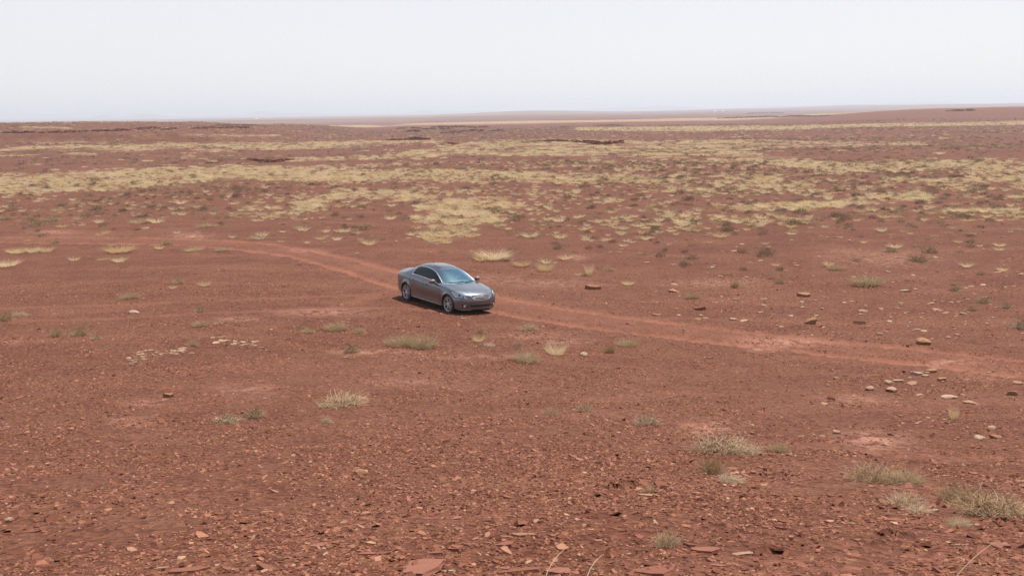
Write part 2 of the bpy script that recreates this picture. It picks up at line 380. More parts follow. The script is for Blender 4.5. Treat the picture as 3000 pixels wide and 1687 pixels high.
def cover(px, py):
    out = np.zeros(px.shape)
    for pts, s in STROKES:
        if s <= 0: continue
        p = np.array(pts); 
        for a, b in zip(p[:-1], p[1:]):
            d = b[:2] - a[:2]; L = d @ d
            t = np.clip(((px - a[0]) * d[0] + (py - a[1]) * d[1]) / L, 0, 1)
            hw = a[2] + (b[2] - a[2]) * t
            dy = np.abs(py - a[1] - t * d[1]); dx = np.abs(px - a[0] - t * d[0])
            q = np.hypot(dy, dx * np.minimum(1, 0.35)) / hw
            out = np.maximum(out, s * sm(1.25, 0.55, q))
    return out

def grass_at(x, y):
    z = H0(x, y); px, py = to_px(x, y, z)
    inside = sm(-420, -250, px) * sm(3420, 3250, px) * (np.asarray(y) > 1)
    wob = 10 * fbm(x / 6, y / 9, 101, 3) * np.clip((py - 380) / 150, 0.08, 1)
    g = cover(px + wob * 3, py + wob)
    r = np.hypot(x, y)
    gen = sm(0.08, 0.45, fbm(x / 60, y / 25, 111, 4)) * sm(60, 110, r) * 0.8
    return g * inside + gen * (1 - inside), px, py, r

# ------------------------------------------------------------------ the ground sheet
def build_ground():
    fine = np.arange(-40, 40.001, 0.145)
    left = 40 + np.cumsum(np.linspace(0.3, 9, 30)); left = left[left < 178]
    ang = np.radians(np.concatenate([-left[::-1], fine, left])); ang = np.sort(ang)
    rr = [0.02, 0.5, 1.0, 1.5, 2.0, 2.4, 2.8, 3.1]
    r = 3.3
    while r < 24500:
        rr.append(r); r *= 1.0078 if r < 60 else (1.012 if r < 700 else 1.028)
    rr.append(24500); rr = np.array(rr); A, R = np.meshgrid(ang, rr)
    X = R * np.sin(A); Y = R * np.cos(A); Z = H(X, Y)
    nr, na = A.shape
    V = np.stack([X, Y, Z], -1).reshape(-1, 3)
    i = np.arange(nr * na).reshape(nr, na)
    j = np.concatenate([i, i[:, :1]], 1)
    Q = np.stack([j[:-1, :-1], j[:-1, 1:], j[1:, 1:], j[1:, :-1]], -1).reshape(-1, 4)
    me = np_mesh('ground', V, Q[:, ::-1])
    o = link('ground', me, M['ground']); smooth_mesh(me, 180)
    g, px, py, r = grass_at(V[:, 0], V[:, 1])
    tr = track_at(V[:, 0], V[:, 1])
    pale = np.zeros(len(V))
    for a, b, w, h, s in ((150, 680, 60, 6, 0.9), (560, 692, 55, 9, 0.9), (880, 735, 60, 7, 0.6), (2290, 1003, 130, 14, 1.0), (2240, 1022, 60, 7, 0.9), (2780, 1062, 80, 8, 0.8), (960, 915, 130, 10, 0.7),
                          (700, 935, 60, 6, 0.7), (1560, 985, 110, 10, 0.6), (1660, 1000, 90, 9, 0.6), (1100, 1032, 120, 8, 0.7), (1400, 1045, 160, 8, 0.5), (390, 1235, 60, 14, 0.9), (2070, 1255, 70, 22, 0.9),
                          (2560, 1290, 90, 26, 0.9), (2500, 1170, 90, 14, 0.5), (2100, 830, 130, 12, 0.6), (1620, 830, 120, 14, 0.5), (1690, 755, 40, 8, 0.7), (2600, 760, 160, 22, 0.5), (1450, 820, 90, 12, 0.5),
                          (2480, 735, 60, 10, 0.4), (2900, 1100, 80, 12, 0.5), (720, 1140, 90, 14, 0.5), (1200, 1120, 130, 14, 0.4), (420, 1180, 70, 10, 0.5)):
        q = ((px - a) / w) ** 2 + ((py - b) / h) ** 2
        pale = np.maximum(pale, s * np.exp(-q * 0.9))
    pale = pale * (r < 120) * (1 - 0.3 * tr)
    scrub = sm(230, 380, r) * sm(-0.15, 0.35, fbm(V[:, 0] / 140, V[:, 1] / 90, 121, 3)) * sm(9000, 1500, r)
    gf = g * (0.22 + 0.65 * sm(250, 520, r))
    # grassland stripes on the far plain
    gf = np.maximum(gf, sm(600, 1000, r) * np.maximum(sm(0.0, 0.3, fbm(V[:, 0] / 2600, V[:, 1] / 420, 131, 3)) * .4, sm(830, 890, r) * sm(1230, 1120, r) * sm(-330, -200, V[:, 0])) * 0.9)
    for nm, v in (('track', tr), ('pale', pale), ('grass', gf), ('scrub', scrub)):
        at = me.attributes.new(nm, 'FLOAT', 'POINT'); at.data.foreach_set('value', np.ascontiguousarray(v, np.float32))
    tag(o, 'red desert soil plain reaching to the hazy horizon', None, kind='structure')
    return o
ground = build_ground()

# ------------------------------------------------------------------ haze: one closed box of pale air round everything
def build_haze():
    R_, zb, zt = 25000, -25.0, 84.0
    v = [(-R_, -R_, zb), (R_, -R_, zb), (R_, R_, zb), (-R_, R_, zb), (-R_, -R_, zt), (R_, -R_, zt), (R_, R_, zt), (-R_, R_, zt)]
    me = mesh('haze', v, [(0, 3, 2, 1), (4, 5, 6, 7), (0, 1, 5, 4), (1, 2, 6, 5), (2, 3, 7, 6), (3, 0, 4, 7)])
    m = bpy.data.materials.new('haze_air'); m.use_nodes = True; t = m.node_tree
    t.nodes.remove(t.nodes['Principled BSDF'])
    vol = t.nodes.new('ShaderNodeVolumePrincipled'); vol.inputs['Color'].default_value = (0.80, 0.90, 1.0, 1); vol.inputs['Density'].default_value = 0.00024
    vol.inputs['Anisotropy'].default_value = 0.2
    t.links.new(vol.outputs[0], t.nodes['Material Output'].inputs['Volume'])
    o = link('haze', me, m); tag(o, 'pale dusty haze over the far plain', None, kind='stuff')
build_haze()

# ------------------------------------------------------------------ rock ledges, cut banks and gully walls
def ledge(label, pts, hgt, depth, mat='ledge', n=None, seed=0, grp='rock ledges across the plain', name='rock_ledge'):
    """A broken, undercut step of rock along a line on the ground; pts are (column, row of its foot)."""
    rg = np.random.default_rng(seed)
    p = np.array(pts, float); g = gp(p[:, 0], p[:, 1]); L = np.linalg.norm(np.diff(g[:, :2], axis=0), axis=1); s = np.concatenate([[0], np.cumsum(L)])
    hgt = hgt / F_PX * float(np.linalg.norm(g.mean(0) - [0, 0, EYE])); depth = depth * .5
    n = n or max(6, int(s[-1] / (hgt * 1.3)))
    n = min(n, 70)
    c = g.mean(0); V = []; F = []
    root = empty(name, c); tag(root, label, 'rock ledge', grp)
    t = 0.0; k = 0
    while k < n:
        w = s[-1] / n * rg.uniform(0.6, 1.5); a, b = t, min(t + w, s[-1]); t = b; k += 1
        if b - a < 0.05 * hgt: continue
        if rg.random() < 0.16: continue
        q = np.array([[np.interp(x, s, g[:, j]) for j in (0, 1)] for x in (a, b)])
        d = q[1] - q[0]; nrm = np.array([-d[1], d[0]]) / (np.linalg.norm(d) + 1e-9)
        if nrm[1] < 0: nrm = -nrm
        off = rg.uniform(-0.5, 0.6) * hgt; e = np.sin(np.pi * np.clip((a + b) / 2 / s[-1], 0.04, 0.96)) ** 0.5
        h = hgt * rg.uniform(0.55, 1.15) * (0.45 + 0.55 * e); dp = depth * rg.uniform(0.6, 1.3)
        z = H(q[:, 0], q[:, 1]); base = []
        lay = 3
        rows = []
        for li in range(lay + 1):
            zz = -0.5 * hgt if li == 0 else h * li / lay
            jut = (0.18 if li % 2 else -0.08) * hgt + off + rg.uniform(-.1, .1) * hgt
            if li == lay: jut -= 0.12 * hgt
            row = []
            for x2, zz0 in ((q[0], z[0]), ((q[0] + q[1]) / 2 - nrm * rg.uniform(0, .4) * hgt, z.mean()), (q[1], z[1])):
                fr = x2 - nrm * jut
                row.append((fr[0] - c[0], fr[1] - c[1], zz0 + zz - c[2] + rg.uniform(-.06, .06) * hgt))
            rows.append(row)
        back = [(x + nrm[0] * dp, y + nrm[1] * dp, zz - h * 0.35) for x, y, zz in rows[-1]]
        rows.append(back); backb = [(x, y, zz - hgt * 1.3) for x, y, zz in back]; rows.append(backb)
        i0 = len(V)
        V = []; F = []; i0 = 0
        for row in rows: V += row
        m = 3
        for r_ in range(len(rows) - 1):
            for cc in range(2):
                A = i0 + r_ * m + cc; F.append((A, A + 1, A + m + 1, A + m))
        nl = len(rows)
        F.append(tuple(i0 + r_ * m for r_ in range(nl - 1, -1, -1))); F.append(tuple(i0 + r_ * m + 2 for r_ in range(nl)))
        bo = link('rock_block', mesh('rock_block', V, F), M[mat], root)
    return root

ledge('dark undercut bank of the gully in the grass left of centre', [(722, 468), (755, 473), (790, 477), (830, 473), (850, 468)], 7, 2.5, seed=1)
ledge('short dark rock step beside the left gully bank', [(600, 478), (632, 480)], 4, 1.5, seed=2)
ledge('long dark cut bank behind the pale grass right of centre', [(1690, 417), (1740, 423), (1790, 425), (1830, 418)], 11, 4, seed=3)
ledge('thin dark cut bank left of the long bank behind the grass', [(1555, 415), (1600, 416), (1650, 416), (1690, 417)], 6, 4, seed=4)
ledge('blocky dark sandstone wall standing on the plain above the car', [(1185, 410), (1215, 410), (1243, 411)], 9, 5, seed=5)
ledge('low dark ledge trailing left from the blocky sandstone wall', [(1130, 412), (1160, 412), (1186, 411)], 5, 4, seed=6)
ledge('small dark rock step on the red slope above the car', [(1303, 421), (1330, 424)], 5, 3, seed=7)
for k, (a, b, y, h, lab) in enumerate(((1168, 1232, 377, 1.8, 'pale broken ledge at the near left end of the central outcrop'), (1200, 1228, 386, 2.4, 'dark block below the near left ledge of the central outcrop'),
        (1232, 1330, 379, 2.0, 'long pale ledge in the middle of the central outcrop'), (1260, 1380, 373, 2.0, 'upper dark rim of the central outcrop'), (1330, 1372, 386, 1.8, 'low pale step under the central outcrop'),
        (1375, 1415, 385, 2.4, 'dark square ledge at the centre of the outcrop'), (1385, 1440, 374, 1.8, 'upper pale step right of the central outcrop'), (1440, 1475, 384, 1.8, 'last dark ledge on the outcrop before open plain'),
        (1295, 1350, 390, 1.5, 'lowest pale ledge of the central outcrop'))):
    ledge(lab, [(a, y + 1), ((a + b) / 2, y), (b, y)], h * 2.6, 6, 'pale_ledge' if 'pale' in lab else 'ledge', seed=20 + k, grp='ledges of the central outcrop')
for k, (a, ya, b, yb, h) in enumerate(((0, 391, 130, 389, 1.7), (130, 391, 250, 386, 1.7), (250, 386, 330, 384, 1.5), (300, 386, 400, 381, 1.9), (385, 380, 470, 377, 1.8), (470, 381, 520, 378, 1.3), (560, 378, 640, 375, 1.6), (650, 376, 720, 373, 1.4))):
    ledge('%s dark rock ledge along the left escarpment' % ('leftmost', 'second', 'third', 'fourth', 'fifth', 'sixth', 'seventh', 'rightmost')[k] + ' from the photo edge' * (0 < k < 7), [(a, ya), ((a + b) / 2, (ya + yb) / 2 + 1), (b, yb)], h * 3.6, 4, seed=40 + k, grp='ledges along the left escarpment')
for k, (a, ya, b, yb, h, lab) in enumerate(((2100, 348, 2270, 343, 2.2, 'long thin dark rim on the right skyline plain'), (2270, 343, 2430, 340, 2.0, 'dark rim continuing right of the long thin rim'), (2770, 327, 2860, 325, 3.0, 'dark caprock at the right edge of the far plain'),
        (2190, 334, 2300, 332, 2.0, 'upper faint rim above the long thin rim'), (1740, 369, 1830, 368, 1.6, 'dark ledge on the red slope right of the outcrop'), (1640, 374, 1670, 373, 1.4, 'small dark ledge just right of the outcrop'), (640, 369, 740, 367, 1.8, 'dark ledge on the plain beyond the left escarpment'))):
    ledge(lab, [(a, ya), ((a + b) / 2, (ya + yb) / 2), (b, yb)], h * 1.7, 8, seed=60 + k, grp='rims on the far plain')

# small houses far out on the plain
def far_house(label, px, dist, w, h, col):
    d = px_dir(px, 340); d = d[:2] / np.hypot(d[0], d[1]) * dist; p = (d[0], d[1], float(H0(d[0], d[1]))); r = empty('farm_house', p, (0, 0, 0.2)); tag(r, label, 'house', 'buildings far out on the plain')
    a, b = w / 2, w * 0.3
    wv = [(-a, -b, -.5), (a, -b, -.5), (a, b, -.5), (-a, b, -.5), (-a, -b, h), (a, -b, h), (a, b, h), (-a, b, h), (-a, 0, h * 1.4), (a, 0, h * 1.4)]
    link('wall', mesh('wall', wv, [(0, 1, 5, 4), (1, 2, 6, 9, 5), (2, 3, 7, 6), (3, 0, 4, 8, 7)]), M[col], r)
    o = 0.4
    rv = [(-a - o, -b - o, h - .2), (a + o, -b - o, h - .2), (a + o, 0, h * 1.42), (-a - o, 0, h * 1.42), (-a - o, b + o, h - .2), (a + o, b + o, h - .2)]
    link('roof', mesh('roof', rv, [(0, 1, 2, 3), (3, 2, 5, 4)]), M['white_wall'], r)
    link('door', mesh('door', [(-.5, -b - .03, 0), (.5, -b - .03, 0), (.5, -b - .03, 2.1), (-.5, -b - .03, 2.1)], [(0, 1, 2, 3)]), M['brown_rock'], r)
M['white_wall'] = simple('white_wall', (0.75, 0.74, 0.72), 0.7)
far_house('tiny white house far off left of the car', 750, 2400, 6, 3, 'white_wall')
far_house('tiny white house on the right far plain', 2095, 3000, 7, 3, 'white_wall')
far_house('tiny white shed beside the right far house', 2118, 3000, 6, 3, 'white_wall')

# ------------------------------------------------------------------ the car
def car_materials():
    t = NT('grey_metallic_paint'); tc = t.n('TexCoord').outputs['Object']
    fl = t.noise(tc, 900, 1); base = t.ramp(fl, [(0.35, (0.118, 0.145, 0.168)), (0.65, (0.172, 0.206, 0.235))])
    sep = t.n('SeparateXYZ'); t.l(tc, sep.inputs[0])
    dust = t.math('MULTIPLY', t.ramp(sep.outputs[2], [(0.18, (0.95,) * 3), (0.42, (0.30,) * 3), (0.62, (0.05,) * 3)]), t.ramp(t.noise(tc, 5, 4), [(0.3, (0.5,) * 3), (0.7, (1,) * 3)]))
    t.l(t.mix(dust, base, (0.24, 0.115, 0.085)), t.b.inputs['Base Color'])
    t.l(t.math('SUBTRACT', 0.85, t.math('MULTIPLY', dust, 0.9)), t.b.inputs['Metallic'])
    t.l(t.math('ADD', 0.30, t.math('MULTIPLY', dust, 0.4)), t.b.inputs['Roughness'])
    t.b.inputs['Coat Weight'].default_value = 0.8; t.b.inputs['Coat Roughness'].default_value = 0.05
    M['paint'] = t.m
    M['chrome'] = simple('bright_chrome', (0.84, 0.85, 0.86), 0.22, 1.0, var=0.03)
    M['alloy'] = simple('alloy_rim', (0.55, 0.55, 0.57), 0.38, 0.35, var=0.05)
    M['tyre'] = simple('dusty_tyre', (0.055, 0.038, 0.033), 0.85, var=0.35, nscale=10)
    M['black'] = simple('black_plastic', (0.012, 0.012, 0.013), 0.5, var=0.2)
    M['seam'] = simple('panel_seam', (0.01, 0.01, 0.01), 0.8)
    M['tint'] = simple('tinted_glass', (0.006, 0.008, 0.010), 0.03, 0, 0.0, var=0.1, spec=0.3)
    M['sunroof'] = simple('sunroof_glass', (0.012, 0.014, 0.017), 0.05, 0, 1.0)
    M['red_lens'] = simple('red_lens', (0.42, 0.02, 0.02), 0.1, 0, 1.0)
    M['interior'] = simple('grey_cabin_trim', (0.30, 0.29, 0.27), 0.8, var=0.1)
    M['dark_trim'] = simple('dark_cabin_trim', (0.06, 0.06, 0.062), 0.7)
    M['gap_shade'] = simple('gap_shade_disc', (0.022, 0.020, 0.019), 0.6, 0.2)  # near black: shade between the spokes put into the colour
    M['reflector'] = simple('lamp_reflector', (0.92, 0.93, 0.95), 0.3, 0.2, var=0.1, nscale=30)
    M['mirror_glass'] = simple('mirror_glass', (0.7, 0.72, 0.74), 0.02, 1.0)
    for nm, tint, fac in (('windshield', (0.66, 0.88, 0.93), 0.36), ('lens', (0.98, 0.99, 1.0), 0.02)):
        t = NT(nm + '_glass'); t.t.nodes.remove(t.b)
        tr = t.n('BsdfTransparent'); tr.inputs[0].default_value = (*tint, 1)
        gl = t.n('BsdfGlossy'); gl.inputs['Roughness'].default_value = 0.02; gl.inputs['Color'].default_value = (0.52, 0.86, 1.0, 1) if nm == 'windshield' else (0.95, 0.98, 1, 1)
        fr = t.n('Fresnel'); fr.inputs[0].default_value = 1.52
        mx = t.n('MixShader'); t.l(t.math('MINIMUM', t.math('ADD', t.math('MULTIPLY', fr.outputs[0], 1.0), fac), 1.0), mx.inputs[0])
        t.l(tr.outputs[0], mx.inputs[1]); t.l(gl.outputs[0], mx.inputs[2]); t.l(mx.outputs[0], t.out.inputs['Surface'])
        M[nm] = t.m

CL = 4.75
f_w = pchip([(0, .66), (.015, .715), (.035, .75), (.06, .772), (.1, .793), (.2, .822), (.35, .848), (.6, .870), (.9, .880), (1.5, .886), (2.4, .8865), (3.2, .886), (3.7, .886), (4.1, .875), (4.4, .848), (4.58, .81), (4.68, .775), (4.73, .735), (4.75, .66)])
f_zt = pchip([(0, .4902), (.015, .60), (.035, .66), (.06, .698), (.1, .735), (.2, .778), (.35, .822), (.5, .855), (.9, .915), (1.25, .955), (1.6, .96), (3.7, 1.04), (3.95, 1.062), (4.3, 1.078), (4.55, 1.085), (4.62, 1.075), (4.67, .99), (4.71, .90), (4.74, .82), (4.75, .6802)])
f_zs = pchip([(0, .490), (.015, .565), (.035, .605), (.06, .63), (.1, .655), (.2, .698), (.35, .745), (.5, .785), (.9, .845), (1.3, .885), (1.6, .908), (2.5, .94), (3.3, .968), (3.9, .985), (4.4, .98), (4.55, .965), (4.62, .935), (4.67, .89), (4.71, .84), (4.74, .78), (4.75, .680)])
f_zb = pchip([(0, .4898), (.015, .385), (.035, .30), (.06, .235), (.1, .195), (.3, .18), (.6, .19), (1.2, .185), (3.4, .195), (4.1, .22), (4.5, .26), (4.64, .30), (4.70, .38), (4.74, .52), (4.75, .6798)])
f_bend = pchip([(0, .33), (.1, .325), (.2, .30), (.5, .18), (.9, .06), (1.2, 0), (3.8, 0), (4.2, -.07), (4.6, -.20), (4.75, -.27)])

def body_section(s):
    w, zt, zs, zb = float(f_w(s)), float(f_zt(s)), float(f_zs(s)), float(f_zb(s)); d = zs - zb
    k = min(1.0, d / 0.45)
    return np.array([(0, zb), (w - .17 * k, zb), (w - .055 * k, zb + .035 * k), (w - .040 * k, zb + .16 * d), (w - .012 * k, zb + .40 * d), (w, zb + .58 * d), (w - .010 * k, zb + .80 * d),
                     (w - .030 * k, zs - .03 * k), (w - .075 * k, zs + .012 * k), (w * .76, zs + .55 * (zt - zs)), (w * .45, zs + .90 * (zt - zs)), (0, zt)])
SUBS = [3, 2, 2, 3, 3, 3, 3, 2, 3, 4, 4]
def sample_section(s):
    P = body_section(s); n = len(P); out = []
    ext = np.vstack([[-P[1][0], P[1][1]], P, [-P[-2][0], P[-2][1]]])
    for i in range(n - 1):
        p0, p1, p2, p3 = ext[i], ext[i + 1], ext[i + 2], ext[i + 3]
        l01, l12, l23 = [max(np.linalg.norm(a), 1e-6) for a in (p1 - p0, p2 - p1, p3 - p2)]
        m1 = ((p1 - p0) / l01 * l12 + (p2 - p1)) / 2; m2 = ((p2 - p1) + (p3 - p2) / l23 * l12) / 2
        if i in (0,): m1 = m2 = p2 - p1
        for j in range(SUBS[i]):
            t = j / SUBS[i]
            out.append(p1 * (2*t**3-3*t**2+1) + m1 * (t**3-2*t**2+t) + p2 * (3*t**2-2*t**3) + m2 * (t**3-t**2))
    out.append(P[-1]); return np.array(out)
JC = np.concatenate([[0], np.cumsum(SUBS)])        # index of each control point along the half section

WHEELS = [(.86, 'front'), (3.71, 'rear')]
ARCH_R, WZ = .368, .328

def split_mesh(name, V, F, mat, parent, ang=35):
    used = sorted({i for f in F for i in f}); mp = {a: b for b, a in enumerate(used)}
    return link(name, mesh(name, [V[i] for i in used], [tuple(mp[i] for i in f) for f in F]), mat, parent, smooth=ang)

def tube(pts, rad, n=6, closed=False):
    pts = [Vector(p) for p in pts]; V, F = [], []; m = len(pts); up = Vector((0.13, 0.21, 1)).normalized()
    for i, p in enumerate(pts):
        a = pts[(i - 1) % m] if closed or i else p; b = pts[(i + 1) % m] if closed or i < m - 1 else p
        d = (b - a); d = d.normalized() if d.length > 1e-9 else Vector((1, 0, 0))
        x = d.cross(up); x = x.normalized() if x.length > 1e-4 else Vector((1, 0, 0)); y = d.cross(x)
        r = rad[i] if hasattr(rad, '__len__') else rad
        for k in range(n):
            t = 2 * math.pi * k / n; V.append(p + (x * math.cos(t) + y * math.sin(t)) * r)
    for i in range(m if closed else m - 1):
        for k in range(n):
            a, b = i * n + k, i * n + (k + 1) % n; c, d = ((i + 1) % m) * n + (k + 1) % n, ((i + 1) % m) * n + k
            F.append((a, b, c, d))
    if not closed: F.append(tuple(range(n - 1, -1, -1))); F.append(tuple(range((m - 1) * n, m * n)))
    return V, F

def merge(parts):
    V, F = [], []
    for v, f in parts:
        o = len(V); V += [tuple(p) for p in v]; F += [tuple(i + o for i in q) for q in f]
    return V, F

def box(c, s, rot=None):
    V = [Vector((x * s[0] / 2, y * s[1] / 2, z * s[2] / 2)) for x in (-1, 1) for y in (-1, 1) for z in (-1, 1)]
    if rot: V = [rot @ v for v in V]
    return [v + Vector(c) for v in V], [(0, 1, 3, 2), (4, 6, 7, 5), (0, 4, 5, 1), (2, 3, 7, 6), (0, 2, 6, 4), (1, 5, 7, 3)]

def lathe(prof, n=40, axis='Y'):
    V, F = [], []; m = len(prof)
    for i in range(n):
        t = 2 * math.pi * i / n
        for r, y in prof: V.append((r * math.cos(t), y, r * math.sin(t)))
    for i in range(n):
        for j in range(m - 1):
            a = i * m + j; b = ((i + 1) % n) * m + j; F.append((a, b, b + 1, a + 1))
    return V, F

def build_car(loc, rot):
    car_materials()
    root = empty('sedan_car', loc, rot, 1.04)
    tag(root, 'grey metallic four-door sedan parked on the red dirt track', 'car')
    # ---- stations; two close ones at every seam
    seams = [1.40, 2.50, 3.44]
    S = [0, .004, .015, .025, .035, .047, .06, .08, .1, .13, .165, .2, .25, .3, .35] + list(np.arange(.40, 4.50, .05)) + [4.5, 4.55, 4.585, 4.61, 4.63, 4.65, 4.67, 4.69, 4.71, 4.725, 4.738, 4.746, 4.75]
    S = sorted([x for x in S if all(abs(x - q) > .02 for q in seams)] + [q + e for q in seams for e in (-.006, .006)])
    SEC = [sample_section(s) for s in S]; NJ = len(SEC[0])
    V = []; idx = {}
    def put(i, j, sgn):
        s = S[i]; y, z = SEC[i][j]
        s = s + .05 * max(0, 1 - s / .9) ** 2
        x = s + float(f_bend(s)) * (y / .88) ** 2.4 if y > 0 else s
        # flared arches and a gentle door hollow
        if y > .5:
            for ws, _ in WHEELS:
                d = math.hypot(x - ws, z - WZ); y += .020 * math.exp(-((d - ARCH_R) / .055) ** 2) * (1 if z < .8 else .3)
            if 1.3 < x < 3.4: y -= .016 * math.exp(-((z - .42) / .09) ** 2)
        return (CL / 2 - x, sgn * y, z)
    for i in range(len(S)):
        for j in range(NJ):
            idx[i, j, -1] = len(V); V.append(put(i, j, -1))
            if 0 < j < NJ - 1: idx[i, j, 1] = len(V); V.append(put(i, j, 1))
            else: idx[i, j, 1] = idx[i, j, -1]
    quads = {}
    for i in range(len(S) - 1):
        for j in range(NJ - 1):
            for sg in (-1, 1):
                q = (idx[i, j, sg], idx[i + 1, j, sg], idx[i + 1, j + 1, sg], idx[i, j + 1, sg])
                quads[i, j, sg] = q if sg == 1 else q[::-1]
    bvh = BVHTree.FromPolygons([Vector(v) for v in V], [q for q in quads.values()])
    def arch_d(v):
        return min(math.hypot(v[0] - (CL / 2 - ws), v[2] - WZ) for ws, _ in WHEELS)
    parts = {}
    for (i, j, sg), q in quads.items():
        sc = (S[i] + S[i + 1]) / 2
        vs = [V[k] for k in q]
        if min(abs(v[1]) for v in vs) > .45 and all(arch_d(v) < ARCH_R for v in vs): continue
        if j >= JC[8] and 1.55 < sc < 4.0: continue                 # cabin opening under the glasshouse
        seam = any(abs(sc - p) < .007 for p in seams) and JC[2] <= j < JC[8]
        side = '.L' if sg == 1 else '.R'
        if seam: key = 'seam'
        elif JC[3] <= j < JC[8] and seams[0] < sc < seams[1]: key = 'front_door' + side
        elif JC[3] <= j < JC[8] and seams[1] < sc < seams[2]: key = 'rear_door' + side
        elif j >= JC[8] + 1 and .13 < sc < 1.25: key = 'hood'
        elif j >= JC[8] + 1 and sc > 4.12 and sc < 4.66: key = 'trunk_lid'
        elif sc < .13 or (sc < .38 and j < JC[7]): key = 'front_bumper'
        elif sc > 4.45 and j < JC[6]: key = 'rear_bumper'
        elif JC[0] <= j < JC[1]: key = 'underbody'
        else: key = 'body'
        parts.setdefault(key, []).append(q)
    # round off the wheel openings
    V2 = [list(v) for v in V]
    for k, v in enumerate(V2):
        if abs(v[1]) > .45:
            for ws, _ in WHEELS:
                dx, dz = v[0] - (CL / 2 - ws), v[2] - WZ; d = math.hypot(dx, dz)
                if 1e-6 < d < ARCH_R: v[0] += dx * (ARCH_R / d - 1); v[2] += dz * (ARCH_R / d - 1)
    for key, fs in parts.items():
        if key == 'seam':
            for p in seams:
                for sg in (-1, 1):
                    ff = [q for q in fs if V[q[0]][1] * sg > 0 and abs(V[q[0]][0] - (CL / 2 - p)) < .1]
                    split_mesh('door_seam', [(v[0], v[1] * (1 - .010), v[2]) for v in V2], ff, M['seam'], root)
        elif key == 'underbody': split_mesh('underbody', V2, fs, M['black'], root)
        else: split_mesh(key.split('.')[0], V2, fs, M['paint'], root, 40)
    kids = {}
    for c in root.children: kids.setdefault(c.name.split('.')[0], []).append(c)
    # ---- wheel housings
    for ws, wn_ in WHEELS:
        for sg in (-1, 1):
            Vw, Fw = [], []; n = 28; ys = (.48, .60, .72, .845)
            for a in range(n + 1):
                t = math.radians(-35 + 250 * a / n)
                for y in ys: Vw.append((CL / 2 - ws + ARCH_R * 1.003 * math.cos(t), sg * y, WZ + ARCH_R * 1.003 * math.sin(t)))
            m = len(ys)
            for a in range(n):
                for b in range(m - 1): Fw.append((a * m + b, (a + 1) * m + b, (a + 1) * m + b + 1, a * m + b + 1))
            Fw.append(tuple(a * m for a in range(n + 1)))
            link('wheel_housing', mesh('wheel_housing', Vw, Fw), M['black'], root)
    # ---- wheels
    tyre = lathe([(.232, -.10), (.250, -.108), (.295, -.112), (.318, -.100), (.327, -.075), (.328, 0), (.327, .075), (.318, .100), (.295, .112), (.250, .108), (.232, .10)], 48)
    rim_l = lathe([(.236, .06), (.236, .098), (.244, .108), (.236, .112), (.222, .102), (.219, .088)], 48)
    sp = []
    for k in range(5):
        for e in (-1, 1):
            a0 = 2 * math.pi * k / 5 + math.pi / 2
            def pt(r, off, y, da): 
                a = a0 + da; return Vector((r * math.cos(a) - off * math.sin(a0), y, r * math.sin(a) + off * math.cos(a0)))
            P = [(.045, .012, .092), (.13, .0125, .100), (.228, .013, .096)]
            da = [e * .24, e * .19, e * .24]
            vv = []
            for (r, hw, y), d_ in zip(P, da):
                vv += [pt(r, -hw, y, d_), pt(r, hw, y, d_), pt(r, hw * .8, y - .03, d_), pt(r, -hw * .8, y - .03, d_)]
            ff = []
            for a in range(2):
                for b in range(4): ff.append((a * 4 + b, a * 4 + (b + 1) % 4, a * 4 + 4 + (b + 1) % 4, a * 4 + 4 + b))
            sp.append((vv, ff))
    hub = lathe([(.0005, .103), (.034, .102), (.040, .094), (.072, .088), (.078, .06), (.078, .03)], 24)
    rim = merge([rim_l, hub] + sp)
    gap_shade = lathe([(.0005, .025), (.195, .025), (.221, .092), (.228, .06), (.228, -.09)], 40)  # brake disc plus rim barrel in one dish, coloured dark for shaded gaps
    me_t, me_r, me_d = mesh('tyre', *tyre), mesh('rim', *rim), mesh('gap_shade_disc', *gap_shade)
    for me_, mt in ((me_t, 'tyre'), (me_r, 'alloy'), (me_d, 'gap_shade')): me_.materials.append(M[mt]); smooth_mesh(me_, 35)
    for ws, _ in WHEELS:
        for sg in (-1, 1):
            w = empty('wheel', (CL / 2 - ws, sg * .755, .328), (0, random.uniform(0, 1.2), 0 if sg == 1 else math.pi)); w.parent = root
            for me_, nm in ((me_t, 'tyre'), (me_r, 'rim'), (me_d, 'gap_shade_disc')):
                o = link(nm, me_); o.parent = w
    # ---- glasshouse
    f_yb = lambda x: float(f_w(x)) - .078
    f_zc = pchip([(1.16, .925), (1.22, .955), (1.40, 1.062), (1.60, 1.172), (1.80, 1.268), (2.0, 1.345), (2.12, 1.377), (2.3, 1.412), (2.65, 1.448), (2.9, 1.456), (3.2, 1.436), (3.45, 1.382), (3.65, 1.308), (3.85, 1.228), (4.05, 1.14), (4.18, 1.078), (4.25, 1.04)])
    f_k = pchip([(1.16, .34), (1.6, .27), (2.1, .14), (2.6, .02), (3.1, -.05), (3.5, -.10), (4.25, -.17)])
    G = [1.16, 1.22, 1.25] + list(np.arange(1.30, 2.051, .0625)) + [2.10, 2.16, 2.24, 2.34, 2.44, 2.5, 2.56, 2.66, 2.76, 2.86, 2.96, 3.06, 3.14, 3.22, 3.27] + list(np.arange(3.33, 4.15, .06)) + [4.18, 4.25]
    # sections: param along a rounded box from the belt (q=0) to the centre line
    ts = [0, .04, .12, .2, .28, .36, .44, .49, .53, .565, .60, .64, .70, .77, .84, .92, 1.0]
    J_RAIL0, J_RAIL1 = 7, 10                    # glass below 7, body rail between, roof glass above 10
    GV = []; gi = {}
